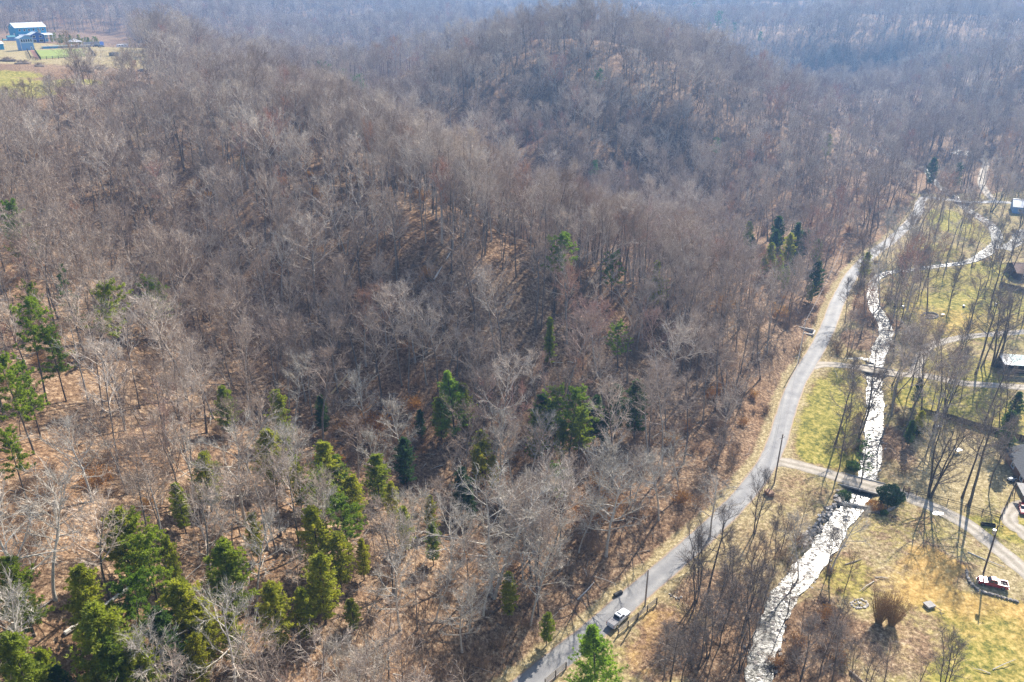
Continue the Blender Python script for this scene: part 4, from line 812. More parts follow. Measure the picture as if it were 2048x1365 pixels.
# dead branches lying in the leaves
STK = []
for s_ in range(4):
    mb = MB(); rng = random.Random(90 + s_)
    for q_ in range(1 + s_ % 3):
        p = Vector((rng.gauss(0, .6), rng.gauss(0, .6), .08)); a = rng.random() * 6.28; dd = Vector((math.cos(a), math.sin(a), .06)); L = rng.uniform(1.6, 4.2); e = p + jitter(rng, dd, .12) * L; e.z = abs(e.z) * .5 + .05; mb.tube([p, p.lerp(e, .5) + Vector((0, 0, .12)), e], [.07, .05, .02], 4, cap=False)
        for h_ in range(4): ribbon_tri(mb, p.lerp(e, rng.random()), jitter(rng, dd, .6), rng.uniform(.4, 1.1), .03, rng)
    STK.append(mb.mesh('dead_branch', M['pale_bark'] if s_ % 2 else M['bark']))
kx, ky = jgrid(-160, 230, 45, 330, 4.2); k = (np.abs(kx) < ky * .72 + 20) & (rs.rand(len(kx)) < .55); kx, ky = kx[k], ky[k]
rx = np.interp(ky, ROAD[:, 1], ROAD[:, 0]); k = (kx < rx - 5) | (rs.rand(len(kx)) < .02) & (dist_line(kx, ky, CREEK) > 4)
for L in (ROAD, D1, D2, D3, D4): k &= dist_line(kx, ky, L) > 3.5
kx, ky = kx[k], ky[k]; scatter('fallen_branches', kx, ky, H(kx, ky), rs.randint(0, 4, len(kx)), rs.uniform(.5, 1.3, len(kx)), rs.uniform(0, 6.28, len(kx)), STK, label='dead sticks and branches lying in the leaf litter')
print('forest', rest.sum(), 'near', len(near), 'undergrowth', n)

# ------------------------------------------------------------------ haze
def haze_box():
    mb = MB(); zt = max(CAMZ + 2, float(GZ.max()) + 26); zb = float(GZ.min()) - 3
    mb.poly([(x, y, z) for z in (zb, zt) for x, y in ((-3400, -600), (3400, -600), (3400, 4400), (-3400, 4400))], [(3, 2, 1, 0), (4, 5, 6, 7), (0, 1, 5, 4), (1, 2, 6, 5), (2, 3, 7, 6), (3, 0, 4, 7)])
    m = bpy.data.materials.new('haze_air'); m.use_nodes = True; t = m.node_tree; t.nodes.remove(t.nodes['Principled BSDF'])
    v = t.nodes.new('ShaderNodeVolumePrincipled'); v.inputs['Density'].default_value = HAZE; v.inputs['Color'].default_value = (.27, .54, 1.0, 1); v.inputs['Anisotropy'].default_value = .35
    t.links.new(v.outputs[0], t.nodes['Material Output'].inputs['Volume'])
    return tag(mb.build('haze', m), 'thin blue haze in the air over the hills', kind='stuff')
haze_box()

# ================================================================== built things
M['post'] = plain('weathered_post', (.09, .07, .055), .85)
M['rail'] = plain('weathered_rail', (.30, .26, .22), .8)
M['dark_wood'] = plain('dark_board', (.075, .05, .04), .8)
M['brown_wood'] = plain('brown_timber', (.22, .12, .07), .8)
M['metal'] = plain('grey_metal', (.45, .47, .5), .4, .6, .1)
M['white_metal'] = plain('white_metal_roofing', (.74, .76, .78), .35, 0, .08, 1.5)
M['teal'] = plain('teal_siding', (.04, .30, .52), .6, 0, .15)
M['navy'] = plain('navy_siding', (.03, .09, .34), .6, 0, .15)
M['slate'] = plain('slate_blue_siding', (.17, .34, .62), .6, 0, .12)
M['white'] = plain('white_paint', (.78, .79, .8), .5, 0, .05)
M['black'] = plain('black_rubber', (.02, .02, .022), .75)
M['concrete'] = plain('concrete', (.33, .31, .28), .85, 0, .25, 3)
M['stone'] = plain('rock', (.27, .24, .21), .9, 0, .4, 4)
M['pale_stone'] = plain('pale_rock', (.52, .47, .41), .9, 0, .25, 4)
M['shingle'] = plain('brown_shingles', (.24, .155, .115), .9, 0, .25, 3)
M['grey_shingle'] = plain('grey_shingles', (.075, .078, .085), .9, 0, .25, 3)
M['wire'] = plain('dark_cable', (.16, .15, .15), .6)
M['log'] = plain('log_bark', (.26, .21, .16), .9, 0, .35, 5)
M['pale_log'] = plain('bleached_log', (.60, .56, .50), .9, 0, .2, 5)
M['split_wood'] = plain('fresh_split_wood', (.62, .43, .2), .8, 0, .15)
M['earth'] = plain('mound_earth', (.16, .12, .09), .95, 0, .35, 1.5)
M['lawn'] = plain('mown_lawn', (.22, .27, .05), .95, 0, .25, .35)
M['mulch'] = plain('brick_red_mulch', (.30, .14, .09), .95, 0, .25, 2)
def glass(name, col=(.02, .03, .045), r=.08):
    m, t, b = mat(name); b.inputs['Base Color'].default_value = (*col, 1); b.inputs['Roughness'].default_value = r; b.inputs['Specular IOR Level'].default_value = .7; return m
M['glass'] = glass('dark_glass')
M['pool'] = glass('pool_water', (.10, .36, .36), .1)
def paint(name, col, r=.3):
    m, t, b = mat(name); b.inputs['Base Color'].default_value = (*col, 1); b.inputs['Roughness'].default_value = r; b.inputs['Coat Weight'].default_value = .5; b.inputs['Coat Roughness'].default_value = .1
    return m

# ------------------------------------------------------------------ utility poles and wires
def pole(u, v, h, label, lean=(0, 0), arm_z=(.93,), transformer=False, yaw=0.0, mt='post'):
    p = G(u, v); r = empty('utility_pole', p, yaw, label, 'utility pole'); top = Vector((lean[0] * h, lean[1] * h, h))
    MB().tube([(0, 0, -.8), top * .5, top], [.16, .145, .11], 8).build('pole', M[mt], r)
    for az in arm_z:
        q = top * az; arm = MB().box((q.x, q.y, q.z), (1.5, .1, .12)).build('crossarm', M['rail'], r)
        for s in (-.65, 0, .65): MB().tube([(q.x + s, q.y, q.z + .06), (q.x + s, q.y, q.z + .22)], [.05, .035], 6).build('insulator', M['white'], arm)
    if transformer:
        q = top * .90; MB().tube([(q.x - .42, q.y - .1, q.z - .75), (q.x - .42, q.y - .1, q.z + .1)], .26, 10).build('transformer', M['metal'], r)
        q = top * .97; MB().tube([(q.x + .1, q.y, q.z), (q.x + .55, q.y, q.z + .15), (q.x + .8, q.y, q.z + .05)], [.05, .06, .16], 8).build('lamp_arm', M['dark_wood'], r)
    return p, p + Matrix.Rotation(yaw, 3, 'Z') @ top
M['pole_pale'] = plain('pale_pole_wood', (.36, .30, .25), .85)
M['pole_brown'] = plain('brown_pole_wood', (.20, .15, .12), .85)
P0, T0 = pole(1967, 1146, 10.2, 'dark utility pole with a transformer, beside the red pickup', transformer=True, arm_z=())
P1, T1 = pole(1548, 968, 11.5, 'leaning utility pole at the driveway junction', lean=(.04, .01), arm_z=(.93,), yaw=.6, mt='pole_brown')
for s_, rr_ in ((.78, .18), (.70, .18)):
    pass
P2, T2 = pole(1596, 727, 12.5, 'utility pole on the left verge above the creek bend', lean=(.02, 0), arm_z=(.985,), yaw=.5, mt='pole_pale')
P3, T3 = pole(1290, 1212, 7.6, 'brown utility pole at the road edge beyond the white pickup', arm_z=(), mt='pole_pale')
P4, T4 = pole(1682, 531, 9, 'utility pole in the road cutting, highest up the valley', arm_z=(.95,), yaw=.5, mt='pole_pale')
def wire(a, b, sag, label, r=.028):
    a, b = Vector(a), Vector(b); pts = []
    for i in range(15):
        t_ = i / 14; p = a.lerp(b, t_); p.z -= sag * 4 * t_ * (1 - t_); pts.append(p)
    tag(MB().tube(pts, r, 3, cap=False).build('power_line', M['wire']), label, 'power line', 'power lines along the road')
for k_, (a_, b_, s_) in enumerate(((T3, T1, 1.0), (T1, T2, 1.6), (T2, T4, 1.4))):
    wire(a_ - Vector((0, 0, .2)), b_ - Vector((0, 0, .2)), s_, ['power line between the two lowest poles on the road', 'power line from the junction pole to the pole above the creek bend', 'power line from the pole above the creek bend up to the last pole'][k_])
wire(T1 - Vector((0, 0, 1.6)), T2 - Vector((0, 0, 1.6)), 2.0, 'lower of the two lines between the junction pole and the pole above the creek bend')
wire(T2 - Vector((.5, 0, 1.8)), T4 - Vector((.5, 0, 1.2)), 1.8, 'lower of the two lines up to the last pole')

# ------------------------------------------------------------------ fences
def rail_fence(px, label, rails=(.35, .65, .95, 1.22), post_gap=2.6, ph=1.35, pm='post', rm='rail', rh=.13, pr=.16, off=(0, 0), rt=.035):
    pts = [G(*p) + Vector((off[0], off[1], 0)) for p in px]; root = empty('fence', pts[0], 0, label, 'fence'); o = pts[0]; P = [pts[0]]
    for a, b in zip(pts[:-1], pts[1:]):
        n_ = max(1, round((b - a).length / post_gap))
        for i in range(1, n_ + 1): P.append(a.lerp(b, i / n_))
    P = [Vector((q.x, q.y, float(H(q.x, q.y)))) for q in P]
    for q in P: MB().box((q.x - o.x, q.y - o.y, q.z - o.z + ph / 2 - .15), (pr, pr, ph + .3), 0).build('post', M[pm], root)
    for a, b in zip(P[:-1], P[1:]):
        L = (b - a).length; az = math.atan2(b.y - a.y, b.x - a.x)
        for z in rails:
            a2 = a - o + Vector((0, 0, z)); b2 = b - o + Vector((0, 0, z)); s = Vector((-math.sin(az), math.cos(az), 0)) * (rt / 2 + pr / 2); n_ = Vector((0, 0, rh / 2)); w_ = Vector((-math.sin(az), math.cos(az), 0)) * rt / 2
            P8 = [e + s + sz * n_ + sw * w_ for e in (a2, b2) for sz in (-1, 1) for sw in (-1, 1)]
            MB().poly(P8, [(0, 1, 3, 2), (4, 6, 7, 5), (0, 4, 5, 1), (2, 3, 7, 6), (0, 2, 6, 4), (1, 5, 7, 3)]).build('rail', M[rm], root)
    return root
rail_fence([(1236, 1271), (1313, 1209)], 'four-rail fence on black posts beside the white pickup')
rail_fence([(1090, 1372), (1132, 1338)], 'four-rail fence at the bottom edge behind the big pine')
rail_fence([(1805, 986), (1860, 998), (1930, 1017), (1999, 1040)], 'low dark rail fence along the upper side of the near driveway', rails=(.5, .95), ph=1.15, pm='post', rm='post', rh=.09, pr=.11, post_gap=3.2)
rail_fence([(2000, 1041), (2020, 995), (2036, 960)], 'tall wire and post fence running up to the grey-roofed house', rails=(.15, .5, .9, 1.35), ph=1.5, rm='post', rh=.05, pr=.12, post_gap=2.4)
rail_fence([(1806, 985), (1817, 988)], 'short wooden gate at the left end of the driveway fence', rails=(.3, .65, 1.0, 1.3), ph=1.5, pm='brown_wood', rm='brown_wood')
def board_fence(px, label, h, mt='dark_wood', bw=.3, cap=True):
    pts = [G(*p) for p in px]; root = empty('board_fence', pts[0], 0, label, 'fence'); o = pts[0]; share = {}
    for a, b in zip(pts[:-1], pts[1:]):
        L = (b - a).length; az = math.atan2(b.y - a.y, b.x - a.x); n_ = int(L / bw)
        me_ = MB().box((0, 0, h / 2), (bw * .94, .04, h)).mesh('board', M[mt])
        for i in range(n_):
            q = a.lerp(b, (i + .5) / n_); q.z = float(H(q.x, q.y)); put('board', me_, root, q - o + Vector((0, 0, .02 * math.sin(i * 2.1))), az)
        for i in range(0, n_ + 1, 8):
            q = a.lerp(b, i / n_) + Vector((-math.sin(az), math.cos(az), 0)) * .09; q.z = float(H(q.x, q.y)); MB().box((q.x - o.x, q.y - o.y, q.z - o.z + h / 2), (.12, .12, h + .1), az).build('post', M['post'], root)
        for z in (.35, h - .35):
            a2 = a - o + Vector((-math.sin(az), math.cos(az), 0)) * .05; b2 = b - o + Vector((-math.sin(az), math.cos(az), 0)) * .05
            MB().tube([a2 + Vector((0, 0, z)), b2 + Vector((0, 0, z))], .04, 4).build('rail', M['post'], root)
board_fence([(1846, 829), (1900, 841), (1990, 868), (2065, 888)], 'dark board fence dividing the lawn from the leafy yard', 1.5)
board_fence([(1998, 574), (2022, 580), (2065, 590)], 'dark board fence below the brown-roofed house', 1.8)

# ------------------------------------------------------------------ rocks, walls, logs
def rock(seed, r=(.5, .4, .3), name='stone', mt='stone'):
    import bmesh
    rng = random.Random(seed); bm = bmesh.new(); bmesh.ops.create_icosphere(bm, subdivisions=1, radius=1)
    for v_ in bm.verts: v_.co = Vector((v_.co.x * r[0], v_.co.y * r[1], v_.co.z * r[2])) * rng.uniform(.75, 1.2)
    me_ = bpy.data.meshes.new(name); bm.to_mesh(me_); bm.free(); me_.materials.append(M[mt]); return me_
ROCKS = [rock(i, (.5, .38, .26)) for i in range(4)] + [rock(9 + i, (.5, .4, .25), mt='pale_stone') for i in range(2)]
def stone_wall(px, label, gap=.55, rows=2, name='stone_wall', sc=1.0, closed=False, pale=.2, cat='stone wall', jit=.06):
    pts = smooth([G(*p) for p in px], 8); rng = random.Random(len(px)); root = empty(name, pts[0], 0, label, cat); S = np.concatenate([[0], np.cumsum(np.linalg.norm(np.diff(pts[:, :2], axis=0), axis=1))])
    for row in range(rows):
        for s in np.arange(row * gap / 2, S[-1], gap):
            x = np.interp(s, S, pts[:, 0]) + rng.gauss(0, jit); y = np.interp(s, S, pts[:, 1]) + rng.gauss(0, jit); z = float(H(x, y))
            st = put('stone', rng.choice(ROCKS[4:]) if rng.random() < pale else rng.choice(ROCKS[:4]), root, (x - pts[0][0], y - pts[0][1], z - pts[0][2] + .12 * sc + row * .26 * sc), rng.uniform(0, 6)); k_ = rng.uniform(.6, .95) * sc; st.scale = (k_, k_, k_)
stone_wall([(1932, 1142), (1935, 1157), (1945, 1172), (1962, 1184), (1985, 1191), (2010, 1198), (2038, 1206)], 'curved dry stone wall around the red pickup', gap=.45, sc=.72)
stone_wall([(1843, 633), (1850, 628), (1864, 627), (1875, 631), (1873, 636), (1862, 638), (1849, 637)], 'oval stone ring on the yellow lawn right of the creek', gap=.42, sc=.8, name='stone_ring', cat='stone ring', pale=.4)
stone_wall([(1702, 1208), (1710, 1202), (1722, 1200), (1733, 1206), (1734, 1213), (1722, 1217), (1708, 1215), (1702, 1209)], 'fire ring of pale stones with burnt wood, left of the golden shrubs', gap=.4, sc=.7, rows=1, name='fire_ring', cat='fire ring', pale=.8)
stone_wall([(1742, 1024), (1762, 1027), (1782, 1020), (1798, 1008)], 'stone edging under the magnolia by the bridge', gap=.5, sc=.9)
stone_wall([(1600, 1097), (1618, 1076), (1640, 1048), (1660, 1020)], 'rough stone bank lining the left side of the lower creek', gap=.6, sc=1.2, jit=.45, rows=3)
stone_wall([(1685, 985), (1672, 1008), (1658, 1030)], 'dark tumbled rocks on the bank left of the weir', gap=.55, sc=1.1, jit=.4, rows=3)
q = G(1862, 632); o_ = put('mound', rock(77, (1.9, 1.1, .35), 'mound', 'earth'), None, q); tag(o_, 'low dark planting mound inside the oval stone ring', 'mound')
# rubble all along the creek: nobody could count it
ri, rj, rk, rsz, rt_ = [], [], [], [], []
rr2 = np.random.RandomState(3)
for i in range(0, len(CREEK) - 1):
    seg = CREEK[i + 1] - CREEK[i]; L = np.linalg.norm(seg)
    if CREEK[i][1] > 360: break
    nn = np.array([-seg[1], seg[0]]) / (L + 1e-6)
    for q_ in range(int(L * 4.5)):
        t_ = rr2.rand(); e = rr2.rand(); s = (rr2.uniform(-1, 1) * CRW[i] / 2) if e < .5 else (CRW[i] / 2 + rr2.uniform(-.2, 1.6)) * rr2.choice([-1, 1])
        p = CREEK[i] + seg * t_ + nn * s
        if min(dist_line(np.array([p[0]]), np.array([p[1]]), L_)[0] for L_ in (D1, D2, ROAD2)) < 2.6: continue
        inw = e < .5; rt_.append(rr2.randint(0, 4 if inw or rr2.rand() < .8 else 6)); ri.append(p[0]); rj.append(p[1]); rk.append(float(zv(p[1])) - .66 if inw else float(H(p[0], p[1])) + .02); rsz.append(rr2.uniform(.35, .95) if inw else rr2.uniform(.3, 1.0))
scatter('creek_rocks', np.array(ri), np.array(rj), np.array(rk), np.array(rt_), np.array(rsz), rr2.uniform(0, 6, len(ri)), ROCKS, label='small rocks in and along the creek')
def bridge(L, k0, label, width=4.4, deck_lift=0.0, under=1.4):
    """a slab culvert bridge where a drive crosses the creek"""
    d = dist_line(L[:, 0], L[:, 1], CREEK); i = int(np.argmin(d)); a = L[max(0, i - 1)]; b = L[min(len(L) - 1, i + 1)]; c_ = L[i]; az = math.atan2(b[1] - a[1], b[0] - a[0])
    z = float(zv(c_[1])); r = empty('bridge', (c_[0], c_[1], z), az, label, 'bridge')
    MB().box((0, 0, -.16), (8.6, width, .26)).build('deck', M['concrete'], r)
    for s in (-1, 1):
        MB().box((0, s * (width / 2 + .08), -.02), (8.6, .16, .34)).build('kerb', M['concrete'], r)
        MB().box((s * 3.9, 0, -1.0), (.8, width - .1, 1.4)).build('abutment', M['stone'], r)
    MB().box((0, 0, -1.0), (.35, width - .3, 1.4)).build('pier', M['concrete'], r)
bridge(D1, 0, 'concrete slab bridge carrying the near driveway over the creek')
bridge(D2, 0, 'small concrete bridge of the second driveway', 3.8)
bridge(ROAD2, 0, 'farthest bridge, where the side road crosses the creek', 4.6)
# a low weir just below the near bridge
q0 = V(1700, 1006); q1 = V(1740, 1012); r_ = empty('weir', (q0[0], q0[1], q0[2]), math.atan2(q1[1] - q0[1], q1[0] - q0[0]), 'low concrete weir with a dark face just below the near bridge', 'weir')
wl_ = float(np.hypot(q1[0] - q0[0], q1[1] - q0[1])); MB().box((wl_ / 2, 0, -.75), (wl_ + 3.2, .5, 1.1)).build('sill', M['concrete'], r_)
for s in (-1.9, wl_ + 1.9): MB().box((s, .3, -.5), (.5, 1.8, 1.5)).build('side_wall', M['stone'], r_)
# culvert head left of the road
q = G(1628, 668); r_ = empty('culvert', q, -.5, 'stone culvert opening in the verge left of the road, below the pole', 'culvert')
MB().box((-2.6, 1.1, .35), (4.6, .45, 1.1)).build('head_wall', M['pale_stone'], r_); MB().box((0, -.6, .3), (.4, 3.2, .9)).build('side_wall', M['pale_stone'], r_); MB().box((-1.6, -1.6, .12), (2.8, .4, .55)).build('lip', M['pale_stone'], r_); MB().box((-1.7, -.3, .06), (3.0, 2.2, .05)).build('pit_floor', M['black'], r_)
q = G(1236, 1190); r_ = empty('culvert', q, .6, 'black drain pipe end in the leaves left of the road', 'culvert'); MB().tube([(-.8, 0, .25), (.8, 0, .25)], .35, 10).build('pipe', M['black'], r_)
stone_wall([(1339, 1189), (1346, 1194), (1357, 1197), (1366, 1194)], 'small stone lip below the dark drain hollow right of the road', gap=.45, rows=1, sc=.7, pale=.7)
def log(u, v, L, r, az, label, mt='log', el=0.0):
    p = G(u, v); d = Vector((math.cos(az) * math.cos(el), math.sin(az) * math.cos(el), math.sin(el))); n_ = d.cross(Vector((0, 0, 1))) * .02 * L
    e = p + d * L; e.z = max(e.z, float(H(e.x, e.y)) + r * .6) if el == 0 else e.z
    o = MB().tube([(0, 0, r * .7), (e - p) * .5 + n_ + Vector((0, 0, r * .7)), (e - p) + Vector((0, 0, r * .7))], [r, r * .85, r * .5], 7).build('fallen_log', M[mt]); o.location = p
    tag(o, label, 'log', 'fallen logs')
for a_ in ((1898, 717, 4.6, .22, -.12, 'left of two bleached logs on the lawn inside the gravel loop', 'pale_log'), (1915, 714, 4.4, .2, -.08, 'right of two bleached logs on the lawn inside the gravel loop', 'pale_log'),
           (662, 790, 6, .25, 1.0, 'broken log with a bright split end in the hollow', 'split_wood'), (1700, 1345, 9, .28, -1.05, 'dark fallen trunk pointing down at the bottom edge', 'log'), (195, 1090, 8, .22, .1, 'fallen log on the leaf-covered slope at lower left'),
           (1305, 478, 10, .22, .3, 'white fallen trunk behind the spur crest', 'pale_log'), (868, 560, 8, .2, 1.1, 'pale leaning dead trunk on the spur', 'pale_log'), (930, 575, 9, .3, .8, 'thick dark log lying up the spur slope'),
           (650, 1010, 6, .2, .2, 'short log near the dense rounded cedar'), (1155, 1200, 5, .12, .9, 'thin pale log on the bank left of the road', 'pale_log'), (130, 1270, 12, .28, 1.1, 'long pale trunk lying beside the lower left cedars', 'pale_log'),
           (1935, 1105, 6, .1, -.75, 'thin pale pole lying in the grass beside the gravel drive', 'pale_log'), (1690, 1130, 4, .12, .4, 'driftwood stick on the right creek bank'), (1145, 1005, 5, .16, 2.0, 'short grey log among leaves behind the pale trees'),
           (820, 720, 8, .2, .35, 'grey log across the hollow slope'), (450, 940, 7, .2, .7, 'grey log under the pale crooked tree')):
    log(*a_)
# slab, trough, litter about the yards
q = G(1858, 1213); r_ = empty('concrete_lid', q, .3, 'square grey concrete box with a flat lid on the big lawn', 'concrete box'); MB().box((0, 0, .2), (1.35, 1.15, .4)).build('box', M['concrete'], r_); MB().box((0, 0, .44), (1.55, 1.35, .1)).build('lid', M['concrete'], r_, bevel=.02)
q = G(1976, 1052); r_ = empty('trough', q, -.2, 'long black trough in the grass above the gravel drive', 'trough')
MB().box((0, 0, .08), (2.3, .6, .08)).build('base', M['black'], r_)
for x, y, w, d in ((0, .3, 2.4, .06), (0, -.3, 2.4, .06), (1.2, 0, .06, .6), (-1.2, 0, .06, .6)): MB().box((x, y, .28), (w, d, .42)).build('side', M['black'], r_)
q = G(1538, 990); r_ = empty('crate', q, .35, 'brown wooden crate beside the road below the junction', 'crate')
for x, y, w, d in ((0, .8, 1.2, .08), (0, -.8, 1.2, .08), (.6, 0, .08, 1.6), (-.6, 0, .08, 1.6)): MB().box((x, y, .4), (w, d, .8)).build('side', M['brown_wood'], r_)
MB().box((0, 0, .84), (1.3, 1.75, .07)).build('lid', M['brown_wood'], r_)
def patio_table(u, v, label, s=1.0):
    q = G(u, v); r_ = empty('garden_table', q, .4, label, 'garden table'); MB().box((0, 0, .74 * s), (1.6 * s, 1.0 * s, .06)).build('table_top', M['white'], r_)
    for x in (-.65, .65):
        for y in (-.4, .4): MB().box((x * s, y * s, .36 * s), (.07, .07, .72 * s)).build('leg', M['white'], r_)
patio_table(1915, 906, 'white garden table in the leafy yard')
patio_table(1870, 855, 'small white table by the board fence, left of two', .6)
patio_table(1879, 856, 'small white table by the board fence, right of two', .6)
patio_table(1885, 632, 'small white table on the yellow lawn', .7)
def drum(u, v, label, mt='white', h=.8, r=.35):
    q = G(u, v); r_ = empty('barrel', q, 0, label, 'barrel'); MB().tube([(0, 0, 0), (0, 0, h * .5), (0, 0, h)], [r * .9, r, r * .9], 10).build('body', M[mt], r_); MB().tube([(0, 0, h), (0, 0, h + .05)], r * .85, 10).build('lid', M['metal'], r_)
drum(1806, 617, 'pale barrel on the ground right of the creek'); drum(1990, 612, 'white barrel near the upper lawn trees'); drum(1927, 615, 'dark barrel on the yellow lawn', 'black', .6)
# covered grill or mower by the grey-roofed house
q = G(2023, 962); r_ = empty('lawn_mower', q, .4, 'white riding mower parked by the grey-roofed house', 'lawn mower')
MB().box((-.45, 0, .62), (.9, .7, .4), 0, 0, .8).build('hood', M['white'], r_, bevel=.05); MB().box((.45, 0, .5), (.9, .85, .25)).build('rear_deck', M['white'], r_, bevel=.04); MB().box((.5, 0, .85), (.4, .5, .5), 0, 0, .7).build('seat', M['black'], r_); MB().box((0, 0, .28), (1.0, 1.1, .18)).build('mower_deck', M['metal'], r_)
for x, y, rr_ in ((-.7, .4, .2), (-.7, -.4, .2), (.6, .45, .28), (.6, -.45, .28)): MB().tube([(x, y - .1, rr_), (x, y + .1, rr_)], rr_, 12).build('wheel', M['black'], r_)
q = G(2030, 938); r_ = empty('pallet_stack', q, 1.2, 'stack of dark pallets against the grey-roofed house', 'pallets')
for k_ in range(5):
    for j_ in range(4): MB().box((-.5 + j_ * .33, 0, .08 + k_ * .17), (.25, 1.3, .04)).build('slat', M['dark_wood'], r_)
    for y in (-.55, .55): MB().box((0, y, .13 + k_ * .17), (1.25, .1, .07)).build('bearer', M['dark_wood'], r_)

# ------------------------------------------------------------------ trucks and cars
def wheels(r, xs, y, rad, rim):
    for x in xs:
        for s in (-1, 1):
            t_ = MB().tube([(x, s * (y - .24), rad), (x, s * (y - .03), rad), (x, s * y, rad)], [rad, rad, rad * .9], 16).build('wheel', M['black'], r)
            MB().tube([(x, s * (y - .05), rad), (x, s * (y + .012), rad)], [rad * .62, rad * .55], 12).build('rim', rim, t_)
def half(ws, zs): return ws, zs
def loft(mb, secs, mi=0):
    """cross-sections: (x, half width, z low, z high) joined along x"""
    base = len(mb.v); n_ = 6
    for x, hw, z0, z1 in secs:
        mb.v += [(x, -hw * .94, z0), (x, -hw, z0 + (z1 - z0) * .45), (x, -hw * .93, z1), (x, hw * .93, z1), (x, hw, z0 + (z1 - z0) * .45), (x, hw * .94, z0)]
    for i in range(len(secs) - 1):
        for k_ in range(n_): a, b = base + i * n_ + k_, base + i * n_ + (k_ + 1) % n_; mb.f.append((a, b, b + n_, a + n_)); mb.m.append(mi)
    mb.f.append(tuple(base + k_ for k_ in range(n_))[::-1]); mb.f.append(tuple(base + (len(secs) - 1) * n_ + k_ for k_ in range(n_))); mb.m += [mi, mi]; return mb
def quadp(pts, off=(0, 0, 0)): return MB().poly([tuple(Vector(p) + Vector(off)) for p in pts], [(0, 1, 2, 3)])
M['chrome'] = plain('chrome', (.7, .7, .72), .15, 1.0, .02); M['red_lens'] = paint('red_lens', (.4, .01, .01)); M['lamp_lens'] = glass('lamp_lens', (.6, .62, .65), .05)
M['seam'] = plain('shadow_gap', (.015, .015, .015), .9)
def pickup(loc, yaw, body, label, cap_stuff=None, cover=False, sunroof=False):
    r = empty('pickup_truck', loc, yaw, label, 'pickup truck'); W2 = .97; r.scale = (.82, .82, .82)
    loft(MB(), [(2.82, .78, .50, .84), (2.74, .90, .40, .98), (2.45, .95, .36, 1.06), (1.35, W2, .36, 1.13), (1.05, W2, .36, 1.14), (-.72, W2, .36, 1.14)]).build('front_body', body, r, fix=True, bevel=.03)
    # open cargo box: floor and walls
    bed = MB()
    for s in (-1, 1): bed.box((-1.75, s * (W2 - .07), .76), (2.04, .14, .80))
    bed.box((-2.71, 0, .80), (.10, 1.9, .68)); bed.build('cargo_box', body, r, bevel=.02)
    MB().box((-1.75, 0, .58), (2.0, 1.7, .08)).build('bed_liner', M['black'], r); MB().box((-2.79, 0, .84), (.06, 1.62, .56)).build('tailgate', body, r, bevel=.015)
    for s in (-1, 1): MB().box((-1.75, s * (W2 - .07), 1.175), (2.06, .15, .03)).build('bed_rail', M['chrome'] if cap_stuff else M['black'], r)
    cab = MB(); lo = [(1.05, .86), (-.70, .86)]; zt, zb = 1.80, 1.13
    A = [(1.12, -.86, zb), (1.12, .86, zb), (-.72, .86, zb), (-.72, -.86, zb)]; B = [(.38, -.68, zt), (.38, .68, zt), (-.58, .68, zt), (-.58, -.68, zt)]
    cab.poly(A + B, [(0, 1, 5, 4), (1, 2, 6, 5), (2, 3, 7, 6), (3, 0, 4, 7), (3, 2, 1, 0), (4, 5, 6, 7)]); cab.build('cab', body, r, fix=True, bevel=.05)
    MB().box((-.1, 0, zt + .012), (.92, 1.3, .05), 0, 0, .94).build('roof', body, r, bevel=.02)
    def lerp2(a, b, t_): return Vector(a).lerp(Vector(b), t_)
    def pane(a0, a1, b0, b1, nrm, name, t0=.14, t1=.86, e=.06, mt='glass'):
        p = [lerp2(lerp2(a0, b0, t0), lerp2(a1, b1, t0), e), lerp2(lerp2(a0, b0, t0), lerp2(a1, b1, t0), 1 - e), lerp2(lerp2(a0, b0, t1), lerp2(a1, b1, t1), 1 - e), lerp2(lerp2(a0, b0, t1), lerp2(a1, b1, t1), e)]
        quadp(p, tuple(x * .02 for x in nrm)).build(name, M[mt], r)
    pane(A[0], A[1], B[0], B[1], (.6, 0, .7), 'windshield', .1, .9); pane(A[2], A[3], B[2], B[3], (-1, 0, .2), 'rear_window')
    for s, (i, j) in ((1, (1, 2)), (-1, (3, 0))):
        a0, a1, b0, b1 = A[i], A[j], B[i], B[j]
        m0, m1 = lerp2(a0, a1, .52), lerp2(b0, b1, .52); pane(a0, m0, b0, m1, (0, s, .25), 'side_window', .14, .86, .1); pane(m0, a1, m1, b1, (0, s, .25), 'side_window', .14, .86, .08)
        MB().box((.98, s * 1.06, 1.22), (.1, .2, .16)).build('mirror', M['black'], r); MB().box((2.74, s * .68, .80), (.14, .34, .2)).build('headlight', M['lamp_lens'], r); MB().box((-2.79, s * .88, .92), (.07, .13, .36)).build('taillight', M['red_lens'], r)
        for x in (.18, -.68): MB().box((x, s * (W2 + .002), .78), (.02, .02, .62)).build('door_seam', M['seam'], r)
    MB().box((2.84, 0, .46), (.16, 1.7, .2)).build('front_bumper', M['chrome'], r, bevel=.02); MB().box((-2.88, 0, .50), (.16, 1.75, .18)).build('rear_bumper', M['chrome'], r, bevel=.02); MB().box((2.83, 0, .76), (.06, .95, .24)).build('grille', M['black'], r)
    wheels(r, (1.85, -1.78), 1.0, .39, M['chrome'])
    if cover: MB().box((-1.72, 0, 1.17), (1.98, 1.72, .05)).build('bed_cover', M['bedcover'], r, bevel=.01)
    if sunroof: MB().box((.02, 0, zt + .045), (.34, .92, .015)).build('sunroof', M['glass'], r)
    if cap_stuff:
        MB().box((-1.02, 0, 1.12), (.46, 1.68, .34)).build('tool_box', M['white_box'], r, bevel=.02); rng = random.Random(4)
        for k_ in range(7): put('cargo', ROCKS[k_ % 4], r, (-1.45 - rng.random() * 1.05, rng.uniform(-.6, .6), .78), rng.random() * 6).scale = (.7, .55, .7)
    return r
